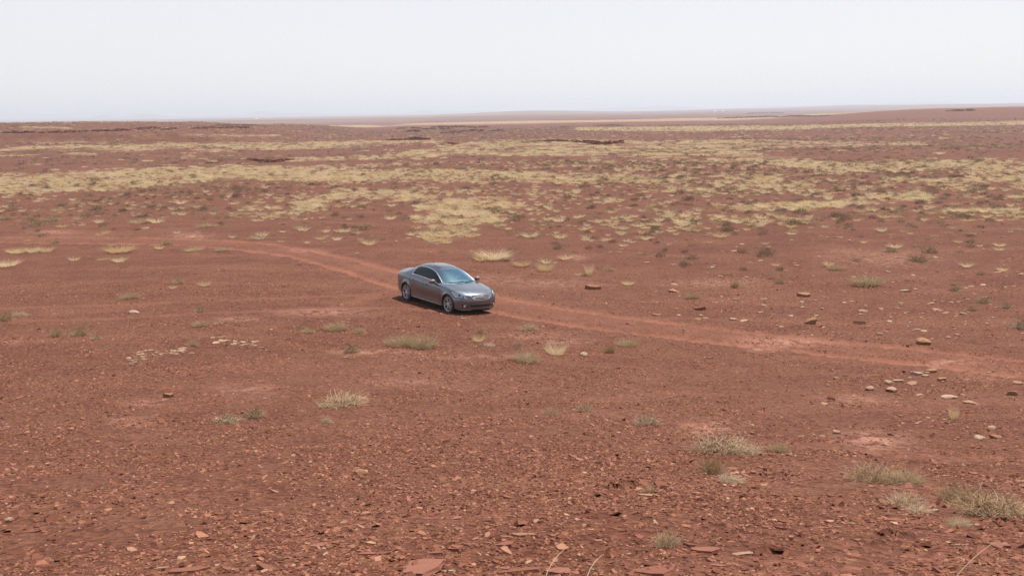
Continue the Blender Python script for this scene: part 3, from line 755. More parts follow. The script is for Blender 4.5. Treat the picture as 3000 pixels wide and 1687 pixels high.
    for i, s0 in enumerate(G):
        zc = float(f_zc(s0)); k = float(f_k(s0))
        for j, t in enumerate(ts):
            th = t * math.pi / 2; n_, m_ = 5.0, 2.7
            # more points lie on the upright side for t<0.5
            p = max(math.cos(th), 0) ** (2 / n_); q = math.sin(th) ** (2 / m_)
            if j == len(ts) - 1: p = 0
            x0 = s0 + k * (p) ** 2
            zb_ = float(f_zs(min(max(x0, 1.2), 4.2))) + .008; yb = f_yb(min(max(x0, 1.2), 4.2))
            hh = max(zc - zb_, .0); z = zb_ + q * (zc - zb_) if zc > zb_ else zc - .02 * (1 - q)
            tum = .50 * hh + .16 * hh * hh
            y = p * (yb - tum * q)
            for sg in (-1, 1):
                if j == len(ts) - 1 and sg == 1: gi[i, j, 1] = gi[i, j, -1]; continue
                gi[i, j, sg] = len(GV); GV.append((CL / 2 - x0, sg * y, z))
    jmax = lambda q: 7 if q < 3.46 else (6 if q < 3.52 else 5)
    gp_ = {}
    for i in range(len(G) - 1):
        sm_ = (G[i] + G[i + 1]) / 2
        for j in range(len(ts) - 1):
            for sg in (-1, 1):
                q = (gi[i, j, sg], gi[i + 1, j, sg], gi[i + 1, j + 1, sg], gi[i, j + 1, sg]); q = q if sg == 1 else q[::-1]
                xm = CL / 2 - sum(GV[k][0] for k in q) / 4
                if j >= J_RAIL1 and 1.22 < sm_ < 2.04: key = 'windshield'
                elif j >= J_RAIL1 - 1 and 3.33 < sm_ < 4.15: key = 'rear_window'
                elif 1 <= j < jmax(sm_) and 1.25 < sm_ and sm_ < 3.57:
                    key = 'b_pillar' if 2.44 < sm_ < 2.56 else ('front_side_window' if sm_ < 2.5 else 'rear_side_window')
                    key += str(sg)
                elif sm_ < 2.04 and j >= 1: key = 'windshield_pillar' + str(sg)
                else: key = 'roof'
                gp_.setdefault(key, []).append(q)
    mats = {'windshield': 'windshield', 'rear_window': 'tint', 'b_pillar': 'tint', 'front_side_window': 'tint', 'rear_side_window': 'tint', 'windshield_pillar': 'paint', 'roof': 'paint'}
    for key, fs in gp_.items():
        nm = key.rstrip('-1')
        o = split_mesh(nm, GV, fs, M[mats[nm]], root, 60)
    gbvh = BVHTree.FromPolygons([Vector(v) for v in GV], [q for fs in gp_.values() for q in fs])
    # bright strip round the side glass
    i0 = next(i for i, s in enumerate(G) if s >= 1.25); i1 = max(i for i, s in enumerate(G) if s <= 3.575)
    for sg in (-1, 1):
        lo = [GV[gi[i, 1, sg]] for i in range(i0, i1 + 1)]; up = [GV[gi[i, min(jmax(G[i] + .03), jmax(G[i] - .03)) if G[i] > 3.46 else 7, sg]] for i in range(i1, i0 - 1, -1)]
        loop = np.array([(x, y + sg * .006, z + .002) for x, y, z in lo + up]); n_l = len(lo)
        for _ in range(4):
            sm2 = (np.roll(loop, 1, 0) + np.roll(loop, -1, 0) + 2 * loop) / 4
            for k in range(n_l - 1, n_l + 6): loop[k] = sm2[k]
        link('window_trim', mesh('window_trim', *tube(loop, .019, 6, True)), M['chrome'], root, smooth=60)
    # ---- laid-on patches: outline in a plane, dropped onto the shell
    def patch(name, poly, fn, direction, mat, off=.004, res=.03, tree=None, parent=None, edge=.012):
        tree = tree or bvh; P = [Vector(p) for p in poly]; dense = []
        for a, b in zip(P, P[1:] + P[:1]):
            k = max(1, int((b - a).length / res))
            dense += [a + (b - a) * i / k for i in range(k)]
        xs = [p.x for p in dense]; ys = [p.y for p in dense]; nb = len(dense); inner = []
        def inside(x, y):
            c = False
            for a, b in zip(dense, dense[1:] + dense[:1]):
                if (a.y > y) != (b.y > y) and x < (b.x - a.x) * (y - a.y) / (b.y - a.y) + a.x: c = not c
            return c
        for x in np.arange(min(xs) + res / 2, max(xs), res):
            for y in np.arange(min(ys) + res / 2, max(ys), res):
                if inside(x, y) and min((Vector((x, y)) - d).length for d in dense) > res * .4: inner.append(Vector((x, y)))
        vv, ee, ff, *_ = delaunay_2d_cdt(dense + inner, [], [list(range(nb))], 1, 1e-6)
        d = Vector(direction).normalized(); out = []
        for p in vv:
            o3 = Vector(fn(p.x, p.y)); hit = tree.ray_cast(o3 - d * 3, d)
            h, nn = (hit[0], hit[1]) if hit[0] else (o3, -d)
            if nn.dot(d) > 0: nn = -nn
            out.append(h - d * off)
        n0 = len(out); rim_v = [v + d * (edge + off) for v in out]
        from collections import Counter
        cnt = Counter()
        for f in ff:
            for a, b in zip(f, list(f[1:]) + [f[0]]): cnt[frozenset((a, b))] += 1
        faces = [tuple(f) for f in ff]
        for f in ff:
            for a, b in zip(f, list(f[1:]) + [f[0]]):
                if cnt[frozenset((a, b))] == 1: faces.append((b, a, a + n0, b + n0))
        me = mesh(name, out + rim_v, faces); bm = bmesh.new(); bm.from_mesh(me); bmesh.ops.recalc_face_normals(bm, faces=bm.faces)
        if bm.faces[0].normal.dot(d) > 0: bmesh.ops.reverse_faces(bm, faces=bm.faces)
        bm.to_mesh(me); bm.free()
        return link(name, me, M[mat], parent or root, smooth=40), [v for v in out[:nb]]
    front = lambda y, z: (CL / 2, y, z)
    BK = (-1, 0, 0)
    # grille
    gpoly = [(-.41, .700), (-.20, .712), (.20, .712), (.41, .700), (.385, .640), (.30, .575), (.15, .560), (-.15, .560), (-.30, .575), (-.385, .640)]
    gr, gb = patch('grille', gpoly, front, BK, 'black', .003, .03)
    link('surround', mesh('surround', *tube([(x + .008, y, z) for x, y, z in gb], .013, 6, True)), M['chrome'], gr, smooth=60)
    for z, hw in ((.682, .385), (.655, .378), (.628, .355), (.602, .315)):
        pts = []
        for y in np.linspace(-hw, hw, 17):
            h = bvh.ray_cast(Vector((CL / 2 + 1, y, z + .008 * (1 - (y / hw) ** 2))), Vector(BK))[0]; pts.append(h + Vector((.012, 0, 0)))
        link('bar', mesh('bar', *tube(pts, .0075, 6)), M['chrome'], gr, smooth=60)
    em = []
    for a in np.linspace(-62, 242, 26):
        em.append((.078 * math.cos(math.radians(a)), .040 * math.sin(math.radians(a))))
    arc = [(0.038, -.036), (.014, .002), (0, .030)]
    ez = .642; ex = bvh.ray_cast(Vector((CL / 2 + 1, 0, ez)), Vector(BK))[0].x + .026
    ev = [tube([(ex - abs(p[1]) * .0, p[0], ez + p[1]) for p in em], .010, 6), tube([(ex, a, ez + b) for a, b in reversed(arc)], .008, 6), tube([(ex, -a, ez + b) for a, b in reversed(arc)], .008, 6)]
    link('emblem', mesh('emblem', *merge(ev)), M['chrome'], gr, smooth=60)
    # lower intake and fog lamps
    lpoly = [(-.47, .405), (.47, .405), (.44, .335), (.36, .292), (-.36, .292), (-.44, .335)]
    lg, lb = patch('lower_intake', lpoly, front, BK, 'black', .003, .035)
    link('lip', mesh('lip', *tube([(x + .006, y, z) for x, y, z in lb], .010, 6, True)), M['paint'], lg, smooth=60)
    for z in (.33, .365):
        pts = [bvh.ray_cast(Vector((CL / 2 + 1, y, z)), Vector(BK))[0] + Vector((.008, 0, 0)) for y in np.linspace(-.40, .40, 13)]
        link('slat', mesh('slat', *tube(pts, .006, 5)), M['dark_trim'], lg, smooth=60)
    for sg in (-1, 1):
        fp = [(sg * .50, .300), (sg * .70, .405), (sg * .765, .395), (sg * .755, .300)]
        fo, _ = patch('fog_lamp', fp if sg == 1 else fp[::-1], front, (-1, -sg * .35, 0), 'black', .003, .035)
        d_ = Vector((-1, -sg * .35, 0)).normalized()
        h = bvh.ray_cast(Vector((CL / 2, sg * .675, .348)) - d_ * 2, d_)[0]
        ring = [h - d_ * .012 + Vector((-sg * .33 * math.cos(a) * .036, math.cos(a) * .036, math.sin(a) * .036)) for a in np.linspace(0, 2 * math.pi, 20, endpoint=False)]
        link('ring', mesh('ring', *tube(ring, .007, 6, True)), M['chrome'], fo, smooth=60)
        link('bulb', mesh('bulb', [h - d_ * .020] + [r + d_ * .004 for r in ring], [(0, k + 1, (k + 1) % 20 + 1) for k in range(20)]), M['mirror_glass'], fo, smooth=60)
        # lower lip spoiler
        pts = [bvh.ray_cast(Vector((CL / 2 + 1, sg * y, .215)), Vector(BK))[0] for y in np.linspace(.33, .76, 8)]
        link('front_spoiler', mesh('front_spoiler', *tube([p + Vector((.012, 0, -.005)) for p in pts], [.006, .016, .02, .022, .022, .02, .016, .008], 8)), M['paint'], root, smooth=60)
        # headlight: a long swept lamp wrapping on to the wing
        D = Vector((-.62, -sg * .45, -.64)).normalized()
        ax = Vector((0, 0, 1)).cross(D).normalized() * sg           # towards the nose
        ay = D.cross(ax); ay = ay if ay.z > 0 else -ay
        O = Vector((CL / 2 - .42, sg * .67, .685))
        fn = lambda u, v: O + ax * u + ay * v
        hp = [(-.285, .135), (-.23, .150), (-.10, .085), (.06, .015), (.185, -.055), (.245, -.115), (.215, -.130), (.10, -.115), (-.03, -.095), (-.13, -.055), (-.20, .010), (-.26, .080)]
        hp = [(a * 1.18, b * 1.30) for a, b in hp]
        hl, hb = patch('headlight', hp, fn, D, 'reflector', .002, .03)
        gl, _ = patch('lens', [(a * 1.01, b * 1.01) for a, b in hp], fn, D, 'lens', .020, .03, parent=hl, edge=.018)
        for (u, v, rr) in ((.0, -.035, .034), (.13, -.10, .024)):
            hc = bvh.ray_cast(fn(u, v) - D * 3, D)[0] - D * .004
            ring = [hc + (ax * math.cos(a) + ay * math.sin(a)) * rr for a in np.linspace(0, 2 * math.pi, 22, endpoint=False)]
            link('projector', mesh('projector', *tube(ring, .008, 6, True)), M['dark_trim'], hl, smooth=60)
            vv = [hc - D * .012] + [hc - D * .008 + (r - hc) * .55 for r in ring] + ring
            link('bulb', mesh('bulb', vv, [(0, k + 1, (k + 1) % 22 + 1) for k in range(22)] + [(k + 1, k + 23, (k + 1) % 22 + 23, (k + 1) % 22 + 1) for k in range(22)]), M['sunroof'], hl, smooth=60)
        link('lens_rim', mesh('lens_rim', *tube([Vector(p) - D * .006 for p in hb], .008, 6, True)), M['dark_trim'], hl, smooth=60)
        # tail lamp
        D = Vector((.55, -sg * .80, -.12)).normalized()
        ax = Vector((0, 0, 1)).cross(D).normalized(); ay = Vector((0, 0, 1)); O2 = Vector((-CL / 2 + .17, sg * .74, .86))
        fn2 = lambda u, v: O2 + ax * u + ay * v
        tp = [(-.17, .055), (-.05, .075), (.12, .07), (.17, .03), (.15, -.05), (.02, -.065), (-.12, -.03)]
        tp = tp if sg == 1 else [(-a, b) for a, b in tp][::-1]
        patch('tail_light', tp, fn2, D, 'red_lens', .006, .03)
        # door handles
        for nm, xs in (('front_door', 2.27), ('rear_door', 3.22)):
            z = float(f_zs(xs)) - .115
            h = bvh.ray_cast(Vector((CL / 2 - xs, sg * 2, z)), Vector((0, -sg, 0)))[0]
            par = [c for c in kids[nm] if (sum(v.co.y for v in c.data.vertices) > 0) == (sg > 0)][0]
            pts = [h + Vector((.10 - .2 * t, sg * (.006 + .028 * math.sin(math.pi * t) ** .5), 0.004 * math.sin(math.pi * t))) for t in np.linspace(0, 1, 9)]
            link('handle', mesh('handle', *tube(pts, [.010, .013, .014, .014, .014, .014, .014, .013, .010], 8)), M['paint'], par, smooth=60)
            rec = [h + Vector((.055 * math.cos(a), sg * .003, .036 * math.sin(a))) for a in np.linspace(0, 2 * math.pi, 16, endpoint=False)]
            rec = rec if sg == -1 else rec[::-1]
            link('handle_recess', mesh('handle_recess', rec, [tuple(range(16))]), M['dark_trim'], par)
        # side sill
        pts = [bvh.ray_cast(Vector((CL / 2 - x, sg * 2, .235)), Vector((0, -sg, 0)))[0] + Vector((0, -sg * .005, 0)) for x in np.linspace(1.28, 3.30, 14)]
        link('side_sill', mesh('side_sill', *tube(pts, [.02] + [.034] * 12 + [.02], 8)), M['paint'], root, smooth=60)
        # door mirror
        mir = empty('side_mirror', (CL / 2 - 1.735, sg * .965, 1.005)); mir.parent = root
        bm = bmesh.new(); bmesh.ops.create_icosphere(bm, subdivisions=3, radius=1)
        for v in bm.verts:
            x, y, z = v.co; fx = .105 if x > 0 else .055
            v.co = Vector((x * fx - .0, y * .125, z * .078 * (1 - .18 * y * sg))); 
            if v.co.x < -.03: v.co.x = -.03
            v.co.x -= .28 * abs(v.co.y + sg * .11) * .6
        me = bpy.data.meshes.new('housing'); bm.to_mesh(me); bm.free(); link('housing', me, M['paint'], mir, smooth=50)
        bm = bmesh.new(); bmesh.ops.create_circle(bm, cap_ends=True, segments=24, radius=1)
        for v in bm.verts:
            x, y = v.co.x, v.co.y; yy = x * .104; v.co = Vector((-.036 - .28 * abs(yy + sg * .11) * .6, yy, y * .064))
        me = bpy.data.meshes.new('glass'); bm.to_mesh(me); bm.free(); link('glass', me, M['mirror_glass'], mir)
        link('stalk', mesh('stalk', *tube([(-.01, -sg * .06, -.055), (-.01, -sg * .12, -.075), (.0, -sg * .19, -.085)], [.026, .024, .03], 8)), M['black'], mir, smooth=60)
        link('lower_cap', mesh('lower_cap', *tube([(-.035, sg * .10, -.045), (-.02, 0, -.066), (-.01, -sg * .10, -.05)], [.016, .024, .02], 8)), M['black'], mir, smooth=60)
        # exhaust
        ex_ = link('exhaust_tip', mesh('exhaust_tip', *lathe([(.036, -.06), (.04, .06), (.034, .06), (.030, -.05)], 20)), M['chrome'], root, smooth=60)
        ex_.location = (-CL / 2 + .09, sg * .55, .27); ex_.rotation_euler = (0, 0, math.pi / 2)
    # sunroof
    up = lambda x, y: (x, y, 1.6)
    X0 = CL / 2
    patch('sunroof', [(X0 - 2.24, -.40), (X0 - 2.20, -.28), (X0 - 2.185, 0), (X0 - 2.20, .28), (X0 - 2.24, .40), (X0 - 2.62, .41), (X0 - 2.66, .38), (X0 - 2.66, -.38), (X0 - 2.62, -.41)][::-1], up, (0, 0, -1), 'sunroof', .004, .06, gbvh)
    # hood creases
    for sg in (-1, 1):
        pts = [bvh.ray_cast(Vector((X0 - x, sg * (.40 + .13 * sm(.15, 1.2, x)), 2)), Vector((0, 0, -1)))[0] + Vector((0, 0, -.004)) for x in np.linspace(.16, 1.22, 16)]
        link('hood_crease', mesh('hood_crease', *tube(pts, [.004] + [.009] * 14 + [.004], 6)), M['paint'], [c for c in root.children if c.name.startswith('hood')][0], smooth=60)
    # wipers
    for y0, y1 in ((.10, .62), (-.50, .06)):
        pts = []
        for t in np.linspace(0, 1, 9):
            y = y0 + (y1 - y0) * t; x = X0 - 1.27 - .30 * (abs(y) / .8) ** 2 - .03 * t
            h = gbvh.ray_cast(Vector((x, y, 2)), Vector((0, 0, -1)))[0]; pts.append((h or Vector((x, y, 1))) + Vector((0, 0, .012)))
        link('wiper', mesh('wiper', *tube(pts, .008, 5)), M['black'], root, smooth=60)
    link('antenna_fin', mesh('antenna_fin', [(X0 - 3.16, 0, 1.462), (X0 - 3.24, 0, 1.452), (X0 - 3.08, 0, 1.44), (X0 - 3.25, -.025, 1.395), (X0 - 3.25, .025, 1.395), (X0 - 3.1, -.02, 1.42), (X0 - 3.1, .02, 1.42)], [(0, 2, 5), (0, 6, 2), (0, 5, 3, 1), (0, 1, 4, 6), (1, 3, 4)]), M['paint'], root)
    # rear plate
    link('rear_plate', mesh('rear_plate', *box((-CL / 2 - .005, 0, .80), (.02, .32, .16))), M['white_wall'], root)
    # ---- cabin
    cab = empty('cabin_interior'); cab.parent = root
    link('floor_pan', mesh('floor_pan', *merge([box((X0 - 2.6, 0, .36), (2.6, 1.45, .04)), box((X0 - 2.6, .76, .62), (2.5, .03, .55)), box((X0 - 2.6, -.76, .62), (2.5, .03, .55)), box((X0 - 3.84, 0, .68), (.04, 1.45, .62)), box((X0 - 1.36, 0, .62), (.04, 1.45, .5))])), M['dark_trim'], cab)
    dash = []
    for x, z in ((1.36, .93), (1.52, .965), (1.68, .965), (1.80, .93), (1.84, .84), (1.78, .70), (1.60, .60), (1.36, .6)):
        dash.append((x, z))
    dv = [(X0 - x - (.26 * (y / .74) ** 2 if x < 1.6 else .12 * (y / .74) ** 2), y * .96, z + (.03 if abs(abs(y) - .36) < .25 and .9 < z and x > 1.6 else 0)) for y in (-.74, -.5, -.36, -.2, 0, .2, .36, .5, .74) for x, z in dash]
    df = [(r * 8 + c, r * 8 + (c + 1) % 8, (r + 1) * 8 + (c + 1) % 8, (r + 1) * 8 + c) for r in range(8) for c in range(8)] + [tuple(range(7, -1, -1)), tuple(range(64, 72))]
    link('dashboard', mesh('dashboard', dv, df), M['interior'], cab, smooth=40)
    rot = Matrix.Rotation(math.radians(-24), 3, 'Y')
    cen = Vector((X0 - 1.98, .37, .93))
    ring = [cen + rot @ Vector((0, .185 * math.cos(a), .185 * math.sin(a))) for a in np.linspace(0, 2 * math.pi, 28, endpoint=False)]
    spk = [tube([cen, cen + rot @ Vector((0, .18 * math.cos(a), .18 * math.sin(a)))], .018, 6) for a in (0, math.pi, -math.pi / 2)]
    link('steering_wheel', mesh('steering_wheel', *merge([tube(ring, .016, 8, True)] + spk + [tube([cen + Vector((.0, 0, 0)), cen + Vector((.22, 0, -.10))], .03, 8)])), M['interior'], cab, smooth=60)
    for x, y, w in ((2.55, .37, .50), (2.55, -.37, .50), (3.28, 0, 1.25)):
        for nm, c, s, a in (('seat', (X0 - x + .05, y, .56), (.5, w, .16), 0), ('seat_back', (X0 - x - .28, y, .84), (.13, w * .95, .58), -.25)):
            v, f = box((0, 0, 0), s); me = mesh(nm, v, f); bm = bmesh.new(); bm.from_mesh(me)
            bmesh.ops.bevel(bm, geom=bm.edges[:], offset=.045, segments=3, profile=.6, affect='EDGES'); bm.to_mesh(me); bm.free()
            o = link(nm, me, M['interior'], cab, smooth=60); o.location = c; o.rotation_euler = (0, a, 0)
        for yy in ((y,) if w < 1 else (-.36, .36)):
            v, f = box((0, 0, 0), (.10, .26, .17)); me = mesh('headrest', v, f); bm = bmesh.new(); bm.from_mesh(me)
            bmesh.ops.bevel(bm, geom=bm.edges[:], offset=.035, segments=3, affect='EDGES'); bm.to_mesh(me); bm.free()
            o = link('headrest', me, M['interior'], cab, smooth=60); o.location = (X0 - x - .385, yy, 1.19 if w < 1 else 1.09); o.rotation_euler = (0, -.2, 0)
    return root

car_z = float(H0(CAR_XY[0], CAR_XY[1]))
car = build_car((CAR_XY[0], CAR_XY[1], car_z - 0.012), (-0.066, 0.0, math.radians(-53.5)))

# ------------------------------------------------------------------ plant meshes
def blades(n, h, spread, width, lean, seed, seg=2, flat=0.0):
    r = np.random.default_rng(seed)
    a = r.uniform(0, 2 * np.pi, n); q = np.sqrt(r.uniform(0, 1, n)) * spread
    B = np.stack([q * np.cos(a), q * np.sin(a), np.full(n, -0.02)], 1)
    a2 = a + r.normal(0, .7, n); L = h * r.uniform(.45, 1.1, n); ln = lean * r.uniform(.3, 1.5, n)
    D = np.stack([np.cos(a2) * ln, np.sin(a2) * ln, np.ones(n)], 1); D /= np.linalg.norm(D, axis=1, keepdims=True)
    out = np.stack([np.cos(a2), np.sin(a2), np.full(n, -.35)], 1)
    return strips(B, D, out, L, width * r.uniform(.6, 1.4, n), r, seg)
def strips(B, D, bend, L, W, r, seg=2, curl=.35):
    n = len(B); side = np.cross(D, r.normal(0, 1, (n, 3))); side /= np.linalg.norm(side, axis=1, keepdims=True) + 1e-9
    V = []; 
    for k in range(seg + 1):
        t = k / seg; c = B + D * (L * t)[:, None] + bend * (L * curl * t * t)[:, None]; w = (W * (1 - t * .92) / 2)[:, None]
        V += [c - side * w, c + side * w]
    V = np.stack(V, 1); m = V.shape[1]; i = (np.arange(n) * m)[:, None]
    T = []
    for k in range(seg):
        T += [i + [2 * k, 2 * k + 1, 2 * k + 3], i + [2 * k, 2 * k + 3, 2 * k + 2]]
    return V.reshape(-1, 3), np.concatenate(T, 0)
def dome(n, rx, rz, ll, lw, seed, seg=1):
    r = np.random.default_rng(seed)
    d = r.normal(0, 1, (n, 3)); d[:, 2] = np.abs(d[:, 2]); d /= np.linalg.norm(d, axis=1, keepdims=True)
    lob = 1 + .35 * np.sin(3 * np.arctan2(d[:, 1], d[:, 0]) + seed) * np.sqrt(1 - d[:, 2] ** 2)
    q = r.uniform(.15, 1, n) ** .6 * lob
    B = d * q[:, None] * [rx, rx, rz]; D = d * [1, 1, .8] + r.normal(0, .45, (n, 3)) + [0, 0, .45]; D /= np.linalg.norm(D, axis=1, keepdims=True)
    return strips(B, D, np.zeros((n, 3)) + [0, 0, .3], ll * r.uniform(.5, 1.3, n), lw * r.uniform(.6, 1.4, n), r, seg)
def twigs(n, rx, rz, rad, seed, seg=5, droop=.5):
    """Curved, forking bare twigs as thin three-sided tubes."""
    r = np.random.default_rng(seed); a = r.uniform(0, 2 * np.pi, n); q = np.sqrt(r.uniform(0, 1, n)) * rx * .45
    P = np.stack([q * np.cos(a), q * np.sin(a), np.full(n, -.02)], 1)
    a2 = a + r.normal(0, .8, n); inc = r.uniform(.15, 1.45, n)
    D = np.stack([np.cos(a2) * np.sin(inc), np.sin(a2) * np.sin(inc), np.cos(inc) * rz / rx * 1.3], 1)
    L = rx * r.uniform(.45, 1.15, n); V = []; R_ = rad * r.uniform(.6, 1.3, n)
    for k in range(seg + 1):
        t = k / seg
        x = np.cross(D, [0.3, 0.2, 1.0]); x /= np.linalg.norm(x, axis=1, keepdims=True) + 1e-9; y = np.cross(D, x); y /= np.linalg.norm(y, axis=1, keepdims=True) + 1e-9
        for j in range(3):
            th = 2 * np.pi * j / 3; V.append(P + (x * np.cos(th) + y * np.sin(th)) * (R_ * (1 - .75 * t))[:, None])
        D = D + r.normal(0, .42, (n, 3)); D[:, 2] -= droop * t * .5; D /= np.linalg.norm(D, axis=1, keepdims=True)
        P = P + D * (L / seg)[:, None]; P[:, 2] = np.maximum(P[:, 2], -.02)
    V = np.stack(V, 1); m = V.shape[1]; i = (np.arange(n) * m)[:, None]; T = []
    for k in range(seg):
        for j in range(3):
            a_, b_ = k * 3 + j, k * 3 + (j + 1) % 3; T += [i + [a_, b_, b_ + 3], i + [a_, b_ + 3, a_ + 3]]
    return V.reshape(-1, 3), np.concatenate(T, 0)
def cat(*ms):
    V, T, o = [], [], 0
    for v, t in ms: V.append(v); T.append(t + o); o += len(v)
    return np.concatenate(V), np.concatenate(T)
def pm(name, vt, mat):
    me = np_mesh(name, vt[0], vt[1]); me.materials.append(M[mat]); return me

TUFT = [pm('grass_tuft', blades(110, .40, .17, .017, .85, 200 + k, 2), 'grass') for k in range(6)]
def patch_mesh(seed, n=7, R_=.62):
    r = np.random.default_rng(seed); ms = []
    for k in range(n):
        v, t = blades(18, .29 * r.uniform(.6, 1.2), .17, .04, .85, seed * 31 + k, 1)
        a, q = r.uniform(0, 6.28), R_ * np.sqrt(r.uniform()); ms.append((v + [q * np.cos(a), q * np.sin(a), 0], t))
    return cat(*ms)
CLUMP = [pm('grass_patch', patch_mesh(300 + k), 'grass') for k in range(5)]
BUSH = [pm('scrub_bush', dome(260, .34, .26, .11, .020, 400 + k), 'scrub') for k in range(6)]
BUSH_FAR = [pm('scrub_far', dome(60, .40, .30, .16, .06, 450 + k), 'scrub') for k in range(4)]

M['sprig'] = plant_mat('dry_sprig', [(0, (0.22, 0.15, 0.09)), (0.4, (0.34, 0.24, 0.14)), (0.75, (0.50, 0.37, 0.21)), (1, (0.66, 0.52, 0.32))], 0.35)
SPRIG = [pm('dry_sprig', cat(blades(36, .40, .22, .017, .9, 640 + k, 2), dome(60, .30, .2, .12, .022, 650 + k)), 'sprig') for k in range(5)]
SPRIG_FAR = [pm('far_sprig', cat(blades(24, .40, .45, .05, .9, 660 + k, 1), dome(24, .5, .25, .16, .05, 670 + k)), 'sprig') for k in range(4)]

def instancer(name, meshes, P, rot, scl, idx, label):
    """One object of points; every point carries a copy of one of the meshes."""
    col = bpy.data.collections.new(name + '_variants')
    for k, me in enumerate(meshes):
        o = bpy.data.objects.new('%s_variant_%02d' % (name, k), me); col.objects.link(o)
    me = bpy.data.meshes.new(name); me.vertices.add(len(P)); me.vertices.foreach_set('co', np.ascontiguousarray(P, np.float32).ravel())
    for nm, ty, v, pr in (('rot', 'FLOAT_VECTOR', rot, 'vector'), ('scl', 'FLOAT_VECTOR', scl, 'vector'), ('idx', 'INT', idx, 'value')):
        a = me.attributes.new(nm, ty, 'POINT'); a.data.foreach_set(pr, np.ascontiguousarray(v, np.int32 if ty == 'INT' else np.float32).ravel())
    me.update()
    o = bpy.data.objects.new(name, me); COL.objects.link(o)
    g = bpy.data.node_groups.new(name + '_scatter', 'GeometryNodeTree')
    g.interface.new_socket('Geometry', in_out='INPUT', socket_type='NodeSocketGeometry'); g.interface.new_socket('Geometry', in_out='OUTPUT', socket_type='NodeSocketGeometry')
    gi, go = g.nodes.new('NodeGroupInput'), g.nodes.new('NodeGroupOutput')
    ci = g.nodes.new('GeometryNodeCollectionInfo'); ci.inputs['Collection'].default_value = col; ci.inputs['Separate Children'].default_value = True; ci.inputs['Reset Children'].default_value = True
    ip = g.nodes.new('GeometryNodeInstanceOnPoints'); ip.inputs['Pick Instance'].default_value = True
    def na(nm, ty):
        n = g.nodes.new('GeometryNodeInputNamedAttribute'); n.data_type = ty; n.inputs['Name'].default_value = nm; return n.outputs['Attribute']
    L = g.links.new
    L(gi.outputs[0], ip.inputs['Points']); L(ci.outputs[0], ip.inputs['Instance']); L(na('idx', 'INT'), ip.inputs['Instance Index'])
    L(na('rot', 'FLOAT_VECTOR'), ip.inputs['Rotation']); L(na('scl', 'FLOAT_VECTOR'), ip.inputs['Scale']); L(ip.outputs[0], go.inputs[0])
    md = o.modifiers.new('scatter', 'NODES'); md.node_group = g
    tag(o, label, None, kind='stuff'); return o

# ------------------------------------------------------------------ grass tufts and scrub over the plain
def sector(n, r0, r1, half=43):
    r = np.sqrt(rng.uniform(r0 * r0, r1 * r1, n)); a = np.radians(rng.uniform(-half, half, n)); return r * np.sin(a), r * np.cos(a)
def area(r0, r1, half=43): return math.radians(half) * (r1 * r1 - r0 * r0)
x, y = sector(int(area(36, 150) * 4.0), 36, 150)
g, px, py, r = grass_at(x, y)
clear = (1 - np.minimum(1, 2.5 * track_at(x, y))) * (np.hypot(x - CAR_XY[0], y - CAR_XY[1]) > 4.0)
bgd = 0.20 * sm(-.1, .5, fbm(x / 9, y / 9, 141, 3)) * sm(745, 620, py) * (.3 + .7 * sm(300, 1100, px)) * (1 + .8 * sm(1700, 2200, px)) + 0.02 * sm(720, 560, py) + .02 * sm(1450, 1750, px) * sm(860, 700, py)
keep = rng.uniform(0, 1, len(x)) < (np.clip(g * (0.68 + 1.5 * fbm(x / 2.2, y / 2.6, 143, 3)), 0, 1) + bgd) * clear
tx, ty = x[keep], y[keep]
x, y = sector(int(area(30, 150) * .30), 30, 150)
g, px, py, r = grass_at(x, y)
clear = (1 - np.minimum(1, 3 * track_at(x, y))) * (np.hypot(x - CAR_XY[0], y - CAR_XY[1]) > 4.5)
dn = (sm(760, 560, py) * (.35 + .65 * sm(-.1, .4, fbm(x / 17, y / 14, 151, 3))) * (0.8 + .9 * sm(1500, 2300, px)) + .22 * sm(1450, 1750, px) * sm(880, 720, py))
keep = rng.uniform(0, 1, len(x)) < dn * clear
bx, by = x[keep], y[keep]

def tuft_sizes(n): return np.clip(rng.lognormal(-.38, .38, n), .3, 1.5)
ts_, bs_ = tuft_sizes(len(tx)), np.clip(rng.lognormal(-.35, .42, len(bx)), .3, 1.6)
PENDING = []       # look-alikes, named after the nearest landmark once every landmark stands
def side_of(px): return 'left of the car' if px < 1130 else ('behind the car' if px < 1800 else 'right of the car')
def singles(X, Y, S, meshes, name, cat_, adj, n, hf):
    """The n that show largest become objects of their own; the rest are returned."""
    Z = H(X, Y); PX, PY = to_px(X, Y, Z); big = S / np.hypot(X, Y); big[(PX < 0) | (PX > 3000) | (PY > 1687)] = -1
    o = np.argsort(-big); top = o[:n]
    for i in top:
        ob = bpy.data.objects.new(name, meshes[int(rng.integers(len(meshes)))]); COL.objects.link(ob)
        ob.location = (X[i], Y[i], Z[i]); ob.rotation_euler = (0, 0, rng.uniform(0, 6.28)); s = S[i]
        ob.scale = (s * rng.uniform(.85, 1.2), s * rng.uniform(.85, 1.2), s * hf * rng.uniform(.8, 1.15))
        PENDING.append((ob, adj, cat_, '%s %s' % (adj, side_of(PX[i])), PX[i], PY[i]))
    return o[n:]
rest_t = singles(tx, ty, ts_, TUFT, 'grass_tuft', 'grass tuft', 'small dry yellow grass tuft', 200, 1.0)
rest_b = singles(bx, by, bs_, BUSH, 'scrub_bush', 'shrub', 'small grey-green scrub bush', 200, .9)

